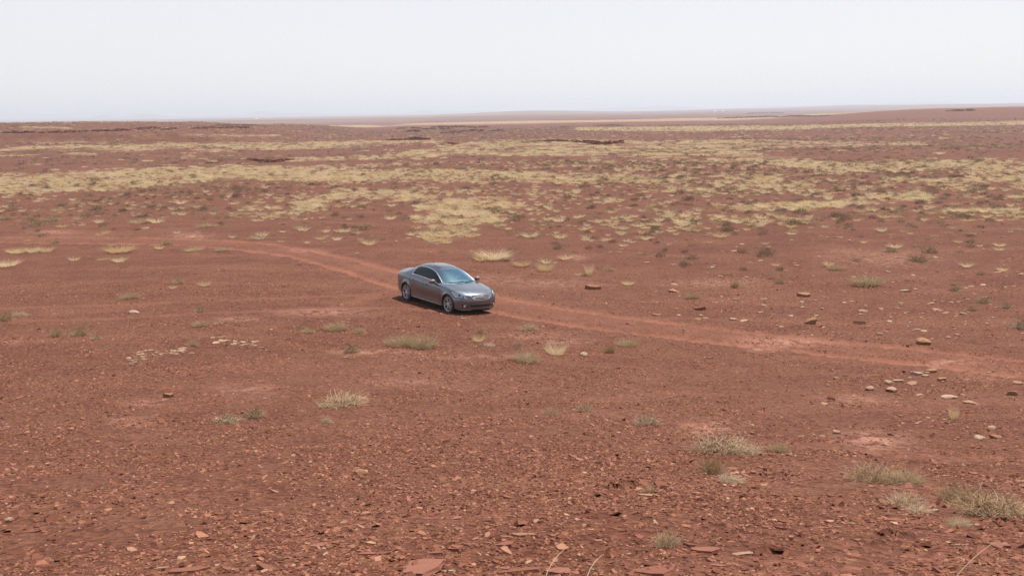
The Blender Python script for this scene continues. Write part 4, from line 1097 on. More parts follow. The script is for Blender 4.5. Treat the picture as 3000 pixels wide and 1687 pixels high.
def slope_euler(X, Y, spin, tilt):
    """Angles that lay a flat thing on the sloping ground, spun about its own axis and tilted a little."""
    e = .25; hs = lambda x, y: _prof(np.sqrt(np.maximum(y, 0) ** 2 + (0.45 * x) ** 2)) + 0.16 * fbm(x / 9, y / 9, 3, 2)
    n = np.stack([-(hs(X + e, Y) - hs(X - e, Y)) / (2 * e), -(hs(X, Y + e) - hs(X, Y - e)) / (2 * e), np.ones(len(X))], 1)
    n[:, :2] += rng.normal(0, tilt, (len(X), 2)); n /= np.linalg.norm(n, axis=1, keepdims=True)
    c, s_ = np.cos(spin), np.sin(spin); nx, ny = n[:, 0] * c + n[:, 1] * s_, -n[:, 0] * s_ + n[:, 1] * c
    return np.stack([np.arcsin(np.clip(-ny, -1, 1)), np.arctan2(nx, n[:, 2]), spin], 1)
def lay(X, Y, S, sink=.01, hz=1.0, tilt=0.0):
    n = len(X); P = np.stack([X, Y, H(X, Y) - sink], 1); spin = rng.uniform(0, 6.28, n)
    rot = slope_euler(X, Y, spin, tilt) if tilt else np.stack([np.zeros(n), np.zeros(n), spin], 1)
    scl = np.stack([S * rng.uniform(.8, 1.25, n), S * rng.uniform(.8, 1.25, n), S * hz * rng.uniform(.8, 1.2, n)], 1); return P, rot, scl
P, ro, sc_ = lay(tx[rest_t], ty[rest_t], ts_[rest_t]); instancer('dry_grass', TUFT, P, ro, sc_, rng.integers(0, 6, len(P)), 'dry yellow grass spread in patches over the plain')
P, ro, sc_ = lay(bx[rest_b], by[rest_b], bs_[rest_b], hz=.9); instancer('scrub', BUSH, P, ro, sc_, rng.integers(0, 6, len(P)), 'low grey-green scrub dotted over the plain')
x, y = sector(int(area(150, 520) * .8), 150, 520); g, px, py, r = grass_at(x, y)
keep = rng.uniform(0, 1, len(x)) < np.clip(g * (.42 + 1.3 * fbm(x / 5, y / 7, 147, 3)), 0, 1) + .012; x, y = x[keep], y[keep]
P, ro, sc_ = lay(x, y, np.clip(rng.lognormal(0, .3, len(x)), .5, 1.8)); instancer('far_grass', CLUMP, P, ro, sc_, rng.integers(0, 5, len(P)), 'far bands of pale dry grass across the plain')
x, y = sector(int(area(150, 600) * .12), 150, 600)
keep = rng.uniform(0, 1, len(x)) < (.30 + .7 * sm(-.15, .35, fbm(x / 40, y / 30, 161, 3))) ; x, y = x[keep], y[keep]
P, ro, sc_ = lay(x, y, np.clip(rng.lognormal(-.1, .4, len(x)), .45, 1.7), hz=.7); instancer('far_scrub', BUSH_FAR, P, ro, sc_, rng.integers(0, 4, len(P)), 'far dark scrub speckling the plain')

# thin dry sprigs and litter between the patches
x, y = sector(int(area(34, 150) * .9), 34, 150); g, px, py, r = grass_at(x, y)
keep = rng.uniform(0, 1, len(x)) < (.10 + .75 * sm(-.25, .45, fbm(x / 8, y / 8, 201, 3))) * sm(800, 620, py) * (1 - np.minimum(1, 2.5 * track_at(x, y))) * (np.hypot(x - CAR_XY[0], y - CAR_XY[1]) > 3.5); x, y = x[keep], y[keep]
P, ro, sc_ = lay(x, y, np.clip(rng.lognormal(-.6, .4, len(x)), .25, 1.1)); instancer('dry_sprigs', SPRIG, P, ro, sc_, rng.integers(0, 5, len(P)), 'thin dry sprigs and litter between the grass patches')
x, y = sector(int(area(150, 560) * .10), 150, 560); keep = rng.uniform(0, 1, len(x)) < .15 + .85 * sm(-.2, .4, fbm(x / 20, y / 20, 203, 3)); x, y = x[keep], y[keep]
P, ro, sc_ = lay(x, y, np.clip(rng.lognormal(-.45, .4, len(x)), .3, 1.2)); instancer('far_sprigs', SPRIG_FAR, P, ro, sc_, rng.integers(0, 4, len(P)), 'far thin dry growth between the grass bands')

# ------------------------------------------------------------------ plants one can tell apart
NEAR = dict(
    twigs=[pm('twigs', twigs(300, .5, .45, .0068, 500 + k, 6, 1.0), 'twig') for k in range(3)],
    fine=[pm('fine_twigs', twigs(260, .5, .42, .0055, 520 + k, 4, .3), 'twig') for k in range(3)],
    olive=[pm('olive_leaves', dome(900, .42, .46, .07, .012, 540 + k, 2), 'green') for k in range(2)],
    grey=[pm('grey_leaves', dome(480, .40, .30, .08, .012, 560 + k, 2), 'grey_leaf') for k in range(3)],
    tan=[pm('tan_leaves', cat(blades(420, .50, .36, .008, .55, 580 + k, 3), dome(300, .42, .3, .08, .01, 583 + k, 2)), 'tan_leaf') for k in range(3)],
    yellow=[pm('yellow_blades', blades(420, .62, .30, .009, .55, 600 + k, 3), 'grass') for k in range(3)],
    scrub=[pm('scrub_leaves', dome(700, .44, .42, .08, .014, 620 + k, 2), 'scrub') for k in range(3)])
KINDS_ = {'twiggy': (('twigs', 'twigs'), ('foliage', 'grey')), 'tan': (('foliage', 'tan'), ('twigs', 'fine')), 'olive': (('foliage', 'olive'), ('twigs', 'fine')), 'grey': (('foliage', 'grey'), ('twigs', 'fine')),
          'yellow': (('blades', 'yellow'),), 'dead': (('twigs', 'twigs'),), 'scrub': (('foliage', 'scrub'), ('twigs', 'fine')), 'weed': (('blades', 'yellow'),)}
PLANTS = [
 (2112, 1322, 190, 92, 'twiggy', 'large bleached twiggy bush with grey leaves on the slope right of centre'),
 (2195, 1328, 110, 55, 'dead', 'pale curling dead branches beside the large bleached bush'),
 (2282, 1322, 62, 36, 'tan', 'small tan tuft right of the curling dead branches'),
 (2085, 1388, 88, 66, 'olive', 'rounded olive-yellow bush below the large bleached bush'),
 (2140, 1412, 90, 46, 'dead', 'grey dead twigs trailing from the olive-yellow bush'),
 (2560, 1408, 190, 60, 'grey', 'long low grey-green shrub on the slope at right'),
 (2650, 1412, 120, 42, 'tan', 'tan twiggy end of the long low shrub'),
 (2655, 1482, 125, 52, 'grey', 'small grey shrub with bare twigs left of the big corner bush'),
 (2690, 1500, 80, 36, 'dead', 'dead twigs at the foot of the small grey shrub'),
 (2805, 1468, 120, 60, 'olive', 'olive shrub at the left of the big corner bush'),
 (2920, 1512, 230, 105, 'twiggy', 'big bleached twiggy bush at the right photo edge'),
 (2860, 1480, 130, 66, 'grey', 'grey leafy middle of the bush by the right edge'),
 (2810, 1540, 70, 30, 'tan', 'thin tan tuft below the big corner bush'),
 (1955, 1596, 100, 60, 'grey', 'grey wispy shrub low on the slope below the washed-out hole'),
 (1905, 1440, 55, 26, 'grey', 'tiny grey sprig beside the washed-out hole'),
 (1895, 1243, 100, 40, 'scrub', 'dark low shrub on the slope right of centre'),
 (1712, 1206, 62, 44, 'grey', 'wispy grey shrub below the dirt track right of centre'),
 (1612, 1214, 44, 26, 'tan', 'small tan sprig left of the wispy grey shrub'),
 (1000, 1188, 175, 58, 'twiggy', 'wide bleached twiggy bush on the bare slope below the car'),
 (1035, 1180, 90, 50, 'dead', 'pale dead sticks at the right of the wide bleached bush'),
 (955, 1238, 44, 36, 'dead', 'tiny white bare twigs under the wide bleached bush'),
 (665, 1238, 95, 32, 'scrub', 'dark mat-like shrub on the bare slope at left'),
 (745, 1220, 70, 36, 'scrub', 'right half of the dark shrub on the bare slope'),
 (1175, 1012, 90, 48, 'tan', 'tan grass clump just below the car'),
 (1240, 1016, 100, 56, 'tan', 'larger tan bush right of the tan grass clump below the car'),
 (1238, 1024, 38, 24, 'olive', 'small brown-green tuft at the foot of the tan bush below car'),
 (1030, 1030, 56, 30, 'scrub', 'small grey-green shrub below left of the car'),
 (985, 966, 78, 34, 'tan', 'tan twiggy shrub left of the car front wheel'),
 (1052, 976, 44, 26, 'grey', 'small grey shrub between the twiggy shrub and tan clump'),
 (885, 965, 36, 20, 'scrub', 'tiny green sprig left of the twiggy shrub'),
 (1408, 976, 38, 28, 'grey', 'small grey tuft below the car bumper'),
 (1402, 1000, 40, 22, 'yellow', 'small yellow tuft below the car bumper'),
 (1432, 1014, 44, 20, 'dead', 'faint dead twigs beside the small yellow tuft'),
 (1540, 1056, 90, 42, 'tan', 'pale tan twiggy bush below right of the car'),
 (1628, 1038, 68, 48, 'yellow', 'pale yellow grass bush right of the tan twiggy bush'),
 (1518, 1012, 40, 26, 'grey', 'wispy sprig above the tan twiggy bush'),
 (1545, 966, 80, 30, 'dead', 'pale dead branches lying right of the car'),
 (1788, 1032, 40, 34, 'olive', 'brown-green rounded tuft beside the lower rut'),
 (1838, 1014, 66, 32, 'tan', 'tan twiggy spray right of the rounded tuft by the rut'),
 (165, 984, 44, 36, 'grey', 'brown upright bush in the pair at far left'),
 (234, 983, 56, 36, 'olive', 'green bush in the pair at far left'),
 (283, 993, 36, 18, 'olive', 'small green sprig right of the pair at far left'),
 (18, 938, 46, 32, 'olive', 'green bush at the left photo edge'),
 (58, 924, 42, 24, 'dead', 'pale bare twigs beside the bush at the left edge'),
 (588, 956, 48, 26, 'tan', 'tan tuft on the bare ground left of the car'),
 (640, 950, 30, 18, 'dead', 'bare twigs right of the tan tuft left of the car'),
 (522, 830, 40, 20, 'olive', 'green tuft on the bare flat left of the car'),
 (600, 838, 36, 16, 'yellow', 'pale low tuft right of the green tuft on the flat'),
 (508, 846, 20, 12, 'yellow', 'tiny orange tuft under the green tuft on the flat'),
 (380, 874, 52, 22, 'tan', 'tan twiggy tuft on the flat far left of the car'),
 (588, 914, 44, 22, 'scrub', 'dark little shrub beside the faint side track'),
 (563, 1012, 44, 26, 'grey', 'small grey shrub above the white broken stones'),
 (2031, 874, 42, 28, 'tan', 'tan bush on stony ground right of the car'),
 (2153, 842, 32, 28, 'olive', 'green-yellow tuft on the pale streak right of the car'),
 (2283, 830, 36, 18, 'scrub', 'dark flat shrub right of the green-yellow tuft'),
 (2540, 836, 90, 46, 'tan', 'wide tan bush on the stony field at right'),
 (2800, 850, 42, 22, 'scrub', 'dark green shrub on the stony field at right'),
 (2881, 886, 46, 34, 'grey', 'grey shrub on the stony field near the right edge'),
 (2947, 902, 36, 22, 'scrub', 'dark shrub right of the grey shrub near the edge'),
 (2846, 910, 36, 18, 'scrub', 'dark low shrub left of the grey shrub near the edge'),
 (2995, 962, 60, 40, 'scrub', 'dark bush cut by the right photo edge'),
 (2792, 1228, 28, 46, 'weed', 'thin upright dry weed on the slope at right'),
 (1446, 758, 110, 34, 'yellow', 'wide yellow grass clump just behind the car'),
 (1480, 762, 60, 20, 'grey', 'grey shrub edging the yellow clump behind the car'),
 (1528, 780, 52, 24, 'yellow', 'yellow tuft right of the clump behind the car'),
 (1598, 794, 52, 36, 'yellow', 'tall yellow bunch of grass right of the car roof'),
 (1726, 806, 28, 44, 'weed', 'tall thin yellow grass bunch beside the brown rock'),
 (1784, 794, 42, 24, 'grey', 'small tan-grey shrub right of the tall thin bunch'),
 (1840, 834, 36, 14, 'yellow', 'low pale tuft right of the brown rock'),
 (12, 644, 26, 16, 'scrub', 'dark shrub at the left edge above the track'),
 (151, 648, 58, 16, 'scrub', 'flat dark shrub above the track at far left'),
 (70, 670, 20, 10, 'scrub', 'tiny dark shrub left of the flat dark shrub'),
 (336, 632, 22, 12, 'olive', 'bright green little shrub on the left plain'),
 (419, 634, 48, 20, 'scrub', 'largest dark shrub on the left plain'),
 (413, 654, 62, 18, 'tan', 'wide tan tuft under the largest dark shrub'),
 (604, 666, 72, 18, 'grey', 'long low tan-green shrub above the track'),
 (695, 632, 38, 18, 'tan', 'tan tuft right of the long low shrub'),
 (165, 712, 30, 16, 'olive', 'bright green shrub on the near track edge at left'),
 (487, 716, 34, 16, 'olive', 'bright green shrub on the track left of centre'),
 (50, 742, 50, 18, 'yellow', 'first yellow tuft in the row by the left edge'),
 (97, 740, 38, 20, 'yellow', 'second yellow tuft in the row by the left edge'),
 (136, 738, 36, 18, 'yellow', 'third yellow tuft in the row by the left edge'),
 (350, 738, 80, 20, 'yellow', 'wide yellow tuft below the track at left'),
 (467, 730, 26, 12, 'yellow', 'small yellow tuft under the green shrub on the track'),
 (570, 736, 54, 16, 'tan', 'tan twiggy tuft below the track'),
 (652, 736, 44, 16, 'tan', 'tan tuft right of the twiggy tuft below the track'),
 (217, 764, 28, 14, 'yellow', 'small yellow tuft on the bare flat at left'),
 (350, 768, 36, 18, 'yellow', 'yellow tuft with dark base on the bare flat'),
 (303, 764, 32, 12, 'tan', 'pale low tuft left of the dark-based yellow tuft'),
 (22, 780, 60, 20, 'yellow', 'wide greyish yellow tuft at the left edge'),
 (900, 975, 40, 20, 'tan', 'small tan tuft at the edge of the pale streak'),
 (2450, 790, 50, 22, 'tan', 'tan spray among the pale stones at right'),
 (2690, 765, 70, 24, 'scrub', 'dark green bush among pale stones at right'),
 (2610, 738, 46, 20, 'scrub', 'dark rounded bush above the pale stones'),
]
PX = np.array([p[:2] for p in PLANTS], float); PW = gp(PX[:, 0], PX[:, 1], H)
for (a, b, w, h, kd, lab), p in zip(PLANTS, PW):
    dist = float(np.linalg.norm(p - [0, 0, EYE])); sx = w / F_PX * dist; sz = h / F_PX * dist
    o = empty('dry_shrub' if kd not in ('yellow', 'weed') else 'grass_bunch', p, (0, 0, random.uniform(0, 6.28)))
    o.scale = (sx * 1.05, sx * .95, max(sz * 1.65, sx * .40) if kd not in ('weed',) else sz * 1.6)
    if kd == 'weed': o.scale = (sx * .9, sx * .9, sz * 1.7)
    tag(o, lab, 'grass' if kd in ('yellow', 'weed') else 'shrub', 'plants one by one')
    for nm, key in KINDS_[kd]:
        c = link(nm, random.choice(NEAR[key])); c.parent = o

# ------------------------------------------------------------------ stones
def rock_mesh(name, seed, mat, sub=2, flat=.55, cuts=7, rough=.16):
    r = np.random.default_rng(seed); bm = bmesh.new(); bmesh.ops.create_icosphere(bm, subdivisions=sub, radius=.5)
    off = r.uniform(0, 50, 3); st = np.array([r.uniform(.85, 1.15), r.uniform(.7, 1.0), flat])
    pl = []
    for k in range(cuts):
        n = r.normal(0, 1, 3); n /= np.linalg.norm(n); pl.append((n, r.uniform(.22, .38)))
    for v in bm.verts:
        c = np.array(v.co); 
        q = 1 + rough * float(fbm(np.array(c[0] * 3 + off[0]), np.array(c[1] * 3 + c[2] * 2.1 + off[1]), seed, 3))
        c = c * q
        for n, d in pl:
            t = c @ n - d
            if t > 0: c = c - n * t * .9
        v.co = Vector(c * st)
    me = bpy.data.meshes.new(name); bm.to_mesh(me); bm.free(); me.materials.append(M[mat]); smooth_mesh(me, 20); return me
def plate_mesh(name, seed, mat, thick=.10, n=None):
    """A flat irregular flake or slab, unit width."""
    r = np.random.default_rng(seed); n = n or int(r.integers(5, 9)); a = np.sort((np.arange(n) + r.uniform(-.35, .35, n)) / n * 2 * np.pi); q = r.uniform(.34, .56, n); e = r.uniform(.45, .85)
    top = np.stack([q * np.cos(a), q * np.sin(a) * e, np.full(n, thick) + r.normal(0, thick * .12, n)], 1)
    low = np.stack([q * 1.06 * np.cos(a + .05), q * 1.06 * np.sin(a + .05) * e, np.full(n, -thick * .6)], 1)
    V = np.concatenate([top, low]); F = [tuple(range(n))] + [(i, n + i, n + (i + 1) % n, (i + 1) % n) for i in range(n)]
    me = mesh(name, V, F); me.materials.append(M[mat]); return me

ROCKS = {k: [rock_mesh('stone', 700 + 20 * i + j, m, 2, fl, 7) for j in range(4)] for i, (k, m, fl) in enumerate((('pale', 'pale_rock', .6), ('white', 'white_rock', .62), ('tan', 'tan_rock', .7), ('brown', 'brown_rock', .5)))}
ROCKS_S = {k: [rock_mesh('small_stone', 800 + 20 * i + j, m, 1, fl, 4, .25) for j in range(6)] for i, (k, m, fl) in enumerate((('pale', 'pale_rock', .5), ('white', 'white_rock', .5)))}
PLATES = {k: [plate_mesh('flat_stone', 900 + 20 * i + j, m, th) for j in range(6)] for i, (k, m, th) in enumerate((('pale', 'pale_rock', .14), ('white', 'white_rock', .16), ('red', 'slab', .09), ('tan', 'tan_rock', .2), ('brown', 'brown_rock', .22)))}
STONES = [  # column, row of the foot, width, height, rock or slab, kind, label
 (1740, 848, 52, 16, 'plate', 'brown', 'dark brown overhanging slab beside the track right of the car'), (2050, 909, 36, 12, 'plate', 'brown', 'dark red slab among stones right of the track'),
 (2358, 870, 34, 16, 'plate', 'tan', 'brown pitted slab on the stony field above the track'), (2380, 950, 36, 32, 'rock', 'tan', 'upright tan boulder on the stony field above the track'),
 (2404, 958, 26, 12, 'rock', 'brown', 'brown stone leaning by the upright boulder'), (2525, 950, 42, 11, 'plate', 'tan', 'long flat tan slab right of the upright boulder'),
 (2715, 1010, 48, 24, 'rock', 'tan', 'rusty brown boulder above the upper rut'), (2453, 1112, 24, 13, 'rock', 'tan', 'tan stone with dark underside below the track'),
 (2437, 1171, 22, 15, 'rock', 'brown', 'dark rounded stone with pale tip below the track'), (2416, 1187, 24, 10, 'rock', 'pale', 'low pale stone under the dark rounded stone'),
 (2606, 1126, 34, 20, 'rock', 'white', 'white angular stone, highest of the three big ones below the track'), (2553, 1144, 34, 17, 'rock', 'white', 'white rounded stone, left of the three big ones below the track'),
 (2618, 1148, 44, 17, 'rock', 'white', 'long white wedge stone, right of the three big ones'), (2640, 1120, 34, 11, 'plate', 'pale', 'flat pale slab behind the long white wedge stone'),
 (2680, 1127, 32, 10, 'plate', 'pale', 'flat grey slab right of the long wedge stone'), (2690, 1100, 44, 14, 'plate', 'white', 'stacked pale slab by the lower rut at right'),
 (2735, 1092, 34, 10, 'plate', 'tan', 'tan slab right of the stacked pale slab'), (2716, 1104, 24, 9, 'plate', 'pale', 'small pale slab under the tan slab by the rut'),
 (2786, 1168, 40, 13, 'rock', 'white', 'white flat stone on the slope near the right edge'), (2850, 1183, 32, 9, 'rock', 'pale', 'pale flat stone right of the white flat stone'),
 (2766, 1117, 32, 13, 'plate', 'tan', 'tilted tan slab below the lower rut at right'), (2973, 1158, 32, 22, 'rock', 'tan', 'yellow-brown rock at the right edge below the track'),
 (2990, 1126, 30, 12, 'rock', 'pale', 'grey stone at the right edge by the lower rut'), (2455, 1270, 26, 15, 'rock', 'pale', 'tan wedge stone alone on the slope at right'),
 (2597, 1306, 22, 12, 'rock', 'white', 'pale tilted flat stone by the whitish crust'), (2911, 1257, 24, 11, 'rock', 'white', 'small white oval stone near the right edge'),
 (2873, 1286, 34, 12, 'rock', 'white', 'pale pointed stone under the small white oval stone'), (2924, 1285, 36, 12, 'rock', 'tan', 'tan crumbly stone right of the pale pointed stone'),
 (2697, 1160, 18, 7, 'rock', 'white', 'small white chip stone between the long wedge and flat stone'), (2821, 1159, 22, 7, 'rock', 'pale', 'small pale stone above the pale flat stone'),
 (2290, 960, 16, 8, 'rock', 'white', 'bright white stone on the upper track edge'), (2042, 939, 22, 10, 'rock', 'pale', 'pale stone at the upper track edge right of the car'),
 (2152, 938, 26, 9, 'plate', 'pale', 'tilted pale slab at the upper track edge'), (2180, 943, 28, 7, 'plate', 'pale', 'flat pale slab right of the tilted slab at the track'),
 (2411, 907, 16, 7, 'rock', 'white', 'white stone above the upright boulder'), (2532, 914, 26, 9, 'rock', 'white', 'white flat stone above the long tan slab'),
 (2733, 892, 24, 10, 'rock', 'pale', 'grey stone pair on the stony field'), (2656, 856, 26, 10, 'plate', 'white', 'white slab on the upper stony field'),
 (2241, 879, 26, 6, 'plate', 'white', 'thin white slab left of the brown pitted slab'), (2580, 982, 22, 9, 'plate', 'white', 'white slab just above the upper rut'),
 (390, 918, 28, 12, 'rock', 'white', 'smooth pale oval stone alone on the left flat'), (489, 1164, 36, 16, 'plate', 'tan', 'tan slab lying alone on the bare left slope'),
 (1710, 1042, 32, 15, 'rock', 'white', 'pale domed stone below the track right of the car'), (1360, 935, 20, 7, 'plate', 'pale', 'pale flat stone in front of the car bumper'),
 (1053, 1390, 42, 22, 'rock', 'tan', 'round tan stone on the bare slope below the car'), (1114, 1388, 14, 7, 'rock', 'pale', 'small pale stone right of the round tan stone'),
 (21, 1530, 26, 18, 'rock', 'white', 'pale stone at the left photo edge'), (200, 1455, 12, 8, 'rock', 'white', 'small white stone on the lower left slope'),
 (1975, 835, 22, 8, 'rock', 'pale', 'pale stone right of the brown slab'), (1885, 888, 14, 6, 'rock', 'tan', 'small yellow stone beside the track'),
 (1985, 907, 16, 7, 'rock', 'pale', 'grey stone by the small yellow stone'), (1925, 925, 30, 7, 'plate', 'pale', 'long pale slab on the track edge'),
 (1978, 856, 30, 11, 'rock', 'pale', 'pale rock beside the tan bush at right'), (1925, 855, 14, 6, 'rock', 'pale', 'small pale rock left of the pale rock'),
 (1560, 792, 10, 4, 'rock', 'pale', 'tiny pale stone behind the car'), (1045, 745, 16, 6, 'rock', 'pale', 'pale stone by the track left of the car'),
 (2205, 1247, 16, 6, 'rock', 'white', 'small white stone above the bleached bush'), (2410, 1280, 16, 6, 'rock', 'pale', 'small pale stone left of the tan wedge stone'),
 (2745, 1500, 26, 10, 'plate', 'white', 'cream slab left of the corner bush'),
]
PX = np.array([p[:2] for p in STONES], float); PW = gp(PX[:, 0], PX[:, 1], H)
def put_stone(me, p, w, h, lab, cat_, grp, name, unit_h, tilt=.12, ratio=.75):
    d = float(np.linalg.norm(p - [0, 0, EYE])); sx = w / F_PX * d; sz = h / F_PX * d
    o = bpy.data.objects.new(name, me); COL.objects.link(o); o.location = (p[0], p[1] + sx * .3, p[2] + (sz * .12 if unit_h > .3 else 0)); o.rotation_euler = (random.uniform(-tilt, tilt), random.uniform(-tilt, tilt), random.uniform(-.5, .5) + random.choice((0, math.pi)))
    o.scale = (sx * 1.08, sx * 1.0, sz / unit_h)
    if cat_ == 'stone':
        q_ = to_px(p[0], p[1], p[2]); PENDING.append((o, lab, cat_, grp, float(q_[0]), float(q_[1])))
    else: tag(o, lab, cat_, grp)
    return o
for (a, b, w, h, ty_, kd, lab), p in zip(STONES, PW):
    if ty_ == 'rock': put_stone(random.choice(ROCKS[kd]), p, w, h * .95, lab, 'rock', 'stones one by one', 'stone', .62)
    else: put_stone(random.choice(PLATES[kd]), p, w, h * .75, lab, 'rock', 'stones one by one', 'flat_stone', .30, .16)

# scattered pale stones right of the car, and the broken white rock at left
def scatter_px(n, fn):
    out = []
    while len(out) < n:
        q = fn(); out.append(q)
    return np.array(out)
def pick_right():
    while True:
        a, b = random.uniform(1880, 3000), random.uniform(690, 1000)
        wgt = .25 + .75 * math.exp(-((a - 2700) / 260) ** 2) * math.exp(-((b - 870) / 110) ** 2) + .5 * math.exp(-((a - 2530) / 120) ** 2 - ((b - 740) / 25) ** 2)
        if b > 930 + (a - 1880) * .1: continue
        if random.random() < wgt: return a, b
q = scatter_px(270, pick_right); pw = gp(q[:, 0], q[:, 1], H)
for p in pw:
    put_stone(random.choice(ROCKS_S['pale'] + ROCKS_S['white'] + PLATES['pale'] + PLATES['white']), p, np.clip(random.lognormvariate(2.35, .4), 6, 24), random.uniform(2.2, 5.5), 'small pale stone', 'stone', 'small pale stones on the stony field', 'small_stone', .5, .15)
def pick_low():
    return random.uniform(2380, 3000), random.uniform(1085, 1300)
q = scatter_px(46, pick_low); pw = gp(q[:, 0], q[:, 1], H)
for p in pw: put_stone(random.choice(ROCKS_S['pale'] + PLATES['pale']), p, random.uniform(7, 15), random.uniform(3, 6), 'tiny pale stone', 'stone', 'tiny pale stones below the track', 'small_stone', .5)
for pts, n, lab, grp in (([(375, 1062), (400, 1045), (430, 1034), (470, 1036), (500, 1032), (520, 1030), (555, 1028)], 64, 'white broken flake of the left patch', 'left patch of broken white stones'), ([(620, 1002), (660, 1000), (690, 1005), (720, 1010), (760, 1012)], 40, 'white broken flake of the right patch', 'right patch of broken white stones')):
    P_ = np.array(pts, float); k = np.random.default_rng(5).uniform(0, len(P_) - 1, n); ii = np.arange(len(P_))
    q = np.stack([np.interp(k, ii, P_[:, 0]) + np.random.default_rng(6).normal(0, 9, n), np.interp(k, ii, P_[:, 1]) + np.random.default_rng(8).normal(0, 5, n)], 1)
    for p in gp(q[:, 0], q[:, 1], H): put_stone(random.choice(PLATES['white']), p, random.uniform(6, 20), random.uniform(1.8, 3.6), lab, 'stone', grp, 'broken_stone', .45, .18)

# red shale slabs in the foreground
SLABS = [(1210, 1680, 205, 46, 'broad flat red slab at the bottom edge below the car'), (1510, 1684, 150, 22, 'wide red slab cut by the bottom edge right of the broad slab'), (1640, 1682, 95, 26, 'pointed red slab at the bottom edge'), (1925, 1684, 150, 22, 'red slab cut by the bottom edge right of centre'),
 (1330, 1612, 70, 30, 'leaning red slab above the broad flat slab'), (1268, 1625, 60, 22, 'small red slab left of the leaning slab'), (1540, 1574, 72, 22, 'pale red triangular slab near the bottom'), (1480, 1600, 70, 22, 'red slab under the triangular slab'), (1075, 1628, 60, 20, 'red slab at bottom left of the broad slab'), (1120, 1626, 44, 16, 'small red slab beside the broad slab'),
 (1310, 1676, 44, 18, 'cream chip against the broad flat slab'), (545, 1680, 100, 24, 'pink slab at the bottom left'), (470, 1668, 40, 16, 'small tan slab left of the pink slab'), (780, 1672, 90, 16, 'thin dark-edged slab at the bottom left'), (930, 1602, 50, 18, 'pink slab on the lower slope'), (640, 1508, 42, 12, 'long pinkish slab on the lower left slope'), (776, 1500, 26, 16, 'square pale tile of shale on the lower left slope'), (735, 1494, 48, 20, 'dark tilted slab standing on the lower left slope'),
 (85, 1560, 48, 10, 'thin grey-red slab near the left edge'), (2185, 1628, 70, 22, 'cream slab near the bottom right of centre'), (2275, 1622, 56, 26, 'dark upturned slab near the bottom right of centre'), (2250, 1546, 36, 18, 'pinkish oval slab on the lower right slope'), (2290, 1550, 40, 12, 'thin red slab right of the oval slab'), (2415, 1548, 46, 16, 'pink slab in the lower right slope row'), (2460, 1546, 32, 12, 'tan slab ending the lower right slope row'), (2575, 1565, 50, 22, 'tilted dark slab by the eroded crack'), (2630, 1525, 60, 14, 'long red slab above the eroded crack'), (2940, 1602, 70, 26, 'red slab near the lower right corner'), (2815, 1600, 50, 14, 'tan sliver left of the corner slab'), (2025, 1600, 40, 22, 'rounded pink slab at the lower slope'), (2070, 1620, 90, 30, 'flat pink slab beside the rounded slab'), (2105, 1660, 50, 14, 'small red slab under the flat pink slab'), (1905, 1455, 70, 18, 'pale slab below the washed-out hole'), (1700, 1305, 46, 12, 'red flake slab on the mid slope right of centre'), (1340, 1300, 40, 8, 'tan thin slab on the mid slope'), (1335, 1358, 36, 14, 'pale shale piece on the mid slope'), (1230, 1445, 30, 10, 'upturned red slab on the mid slope'), (1200, 1444, 32, 8, 'dark thin slab beside the upturned slab'), (1690, 1475, 34, 14, 'dark upturned flake on the right slope')]
PX = np.array([p[:2] for p in SLABS], float); PW = gp(PX[:, 0], PX[:, 1], H)
for (a, b, w, h, lab), p in zip(SLABS, PW):
    kd = 'white' if 'cream' in lab else ('pale' if 'tan ' in lab or 'pale' in lab else ('brown' if 'dark' in lab else 'red'))
    d = float(np.linalg.norm(p - [0, 0, EYE])); sx = w / F_PX * d
    o = bpy.data.objects.new('shale_plate', random.choice(PLATES[kd])); COL.objects.link(o)
    steep = .45 if ('upturned' in lab or 'tilted' in lab or 'dark' in lab) else .10
    o.location = (p[0], p[1] + sx * .25, float(H0(p[0], p[1] + sx * .25)) - .002); o.rotation_euler = slope_euler(np.array([p[0]]), np.array([p[1]]), np.array([random.uniform(-.4, .4)]), .3 if steep > .2 else .05)[0]
    th_ = {'white': .16, 'pale': .14, 'brown': .22, 'red': .09}[kd]; o.scale = (sx * 1.05, max(sx * .8, h / F_PX * d / .42), random.uniform(.006, .011) * (1.4 if w > 60 else 1) / th_); tag(o, lab, 'slab', 'shale slabs on the near slope')

# ------------------------------------------------------------------ shale chips covering the slope
CHIP = [plate_mesh('shale_chip', 1000 + k, 'red_rock', .06 + .04 * (k % 3), 5 + k % 3) for k in range(9)]
X, Y, S = [], [], []
for r0, r1, dn, mu, sg_ in ((3.3, 7, 2000, -3.95, .5), (7, 11, 1300, -3.85, .5), (11, 17, 620, -3.65, .45), (17, 28, 230, -3.35, .4), (28, 44, 45, -2.95, .4), (3.3, 12, 20, -2.9, .3), (12, 30, 5, -2.5, .3)):
    n = int(area(r0, r1, 42) * dn); x, y = sector(n, r0, r1, 42)
    k = rng.uniform(0, 1, n) < np.clip(.45 + 1.3 * fbm(x / .9, y / .9, 171, 3) + .8 * fbm(x / 5, y / 5, 173, 2), .08, 1) * (1 - .92 * np.clip(track_at(x, y) * 1.3, 0, 1))
    x, y = x[k], y[k]; X.append(x); Y.append(y); S.append(np.clip(rng.lognormal(mu, sg_, len(x)), .008, .20))
X, Y, S = map(np.concatenate, (X, Y, S))
P, ro, sc_ = lay(X, Y, S, 0.0, 1.0, .36); sc_[:, 2] *= .9
pale_x, pale_y = sector(int(area(22, 75) * .9), 22, 75); k_ = rng.uniform(0, 1, len(pale_x)) < np.clip(.12 + .8 * fbm(pale_x / 5, pale_y / 5, 181, 3), .03, 1) * (1 - track_at(pale_x, pale_y)); pale_x, pale_y = pale_x[k_], pale_y[k_]
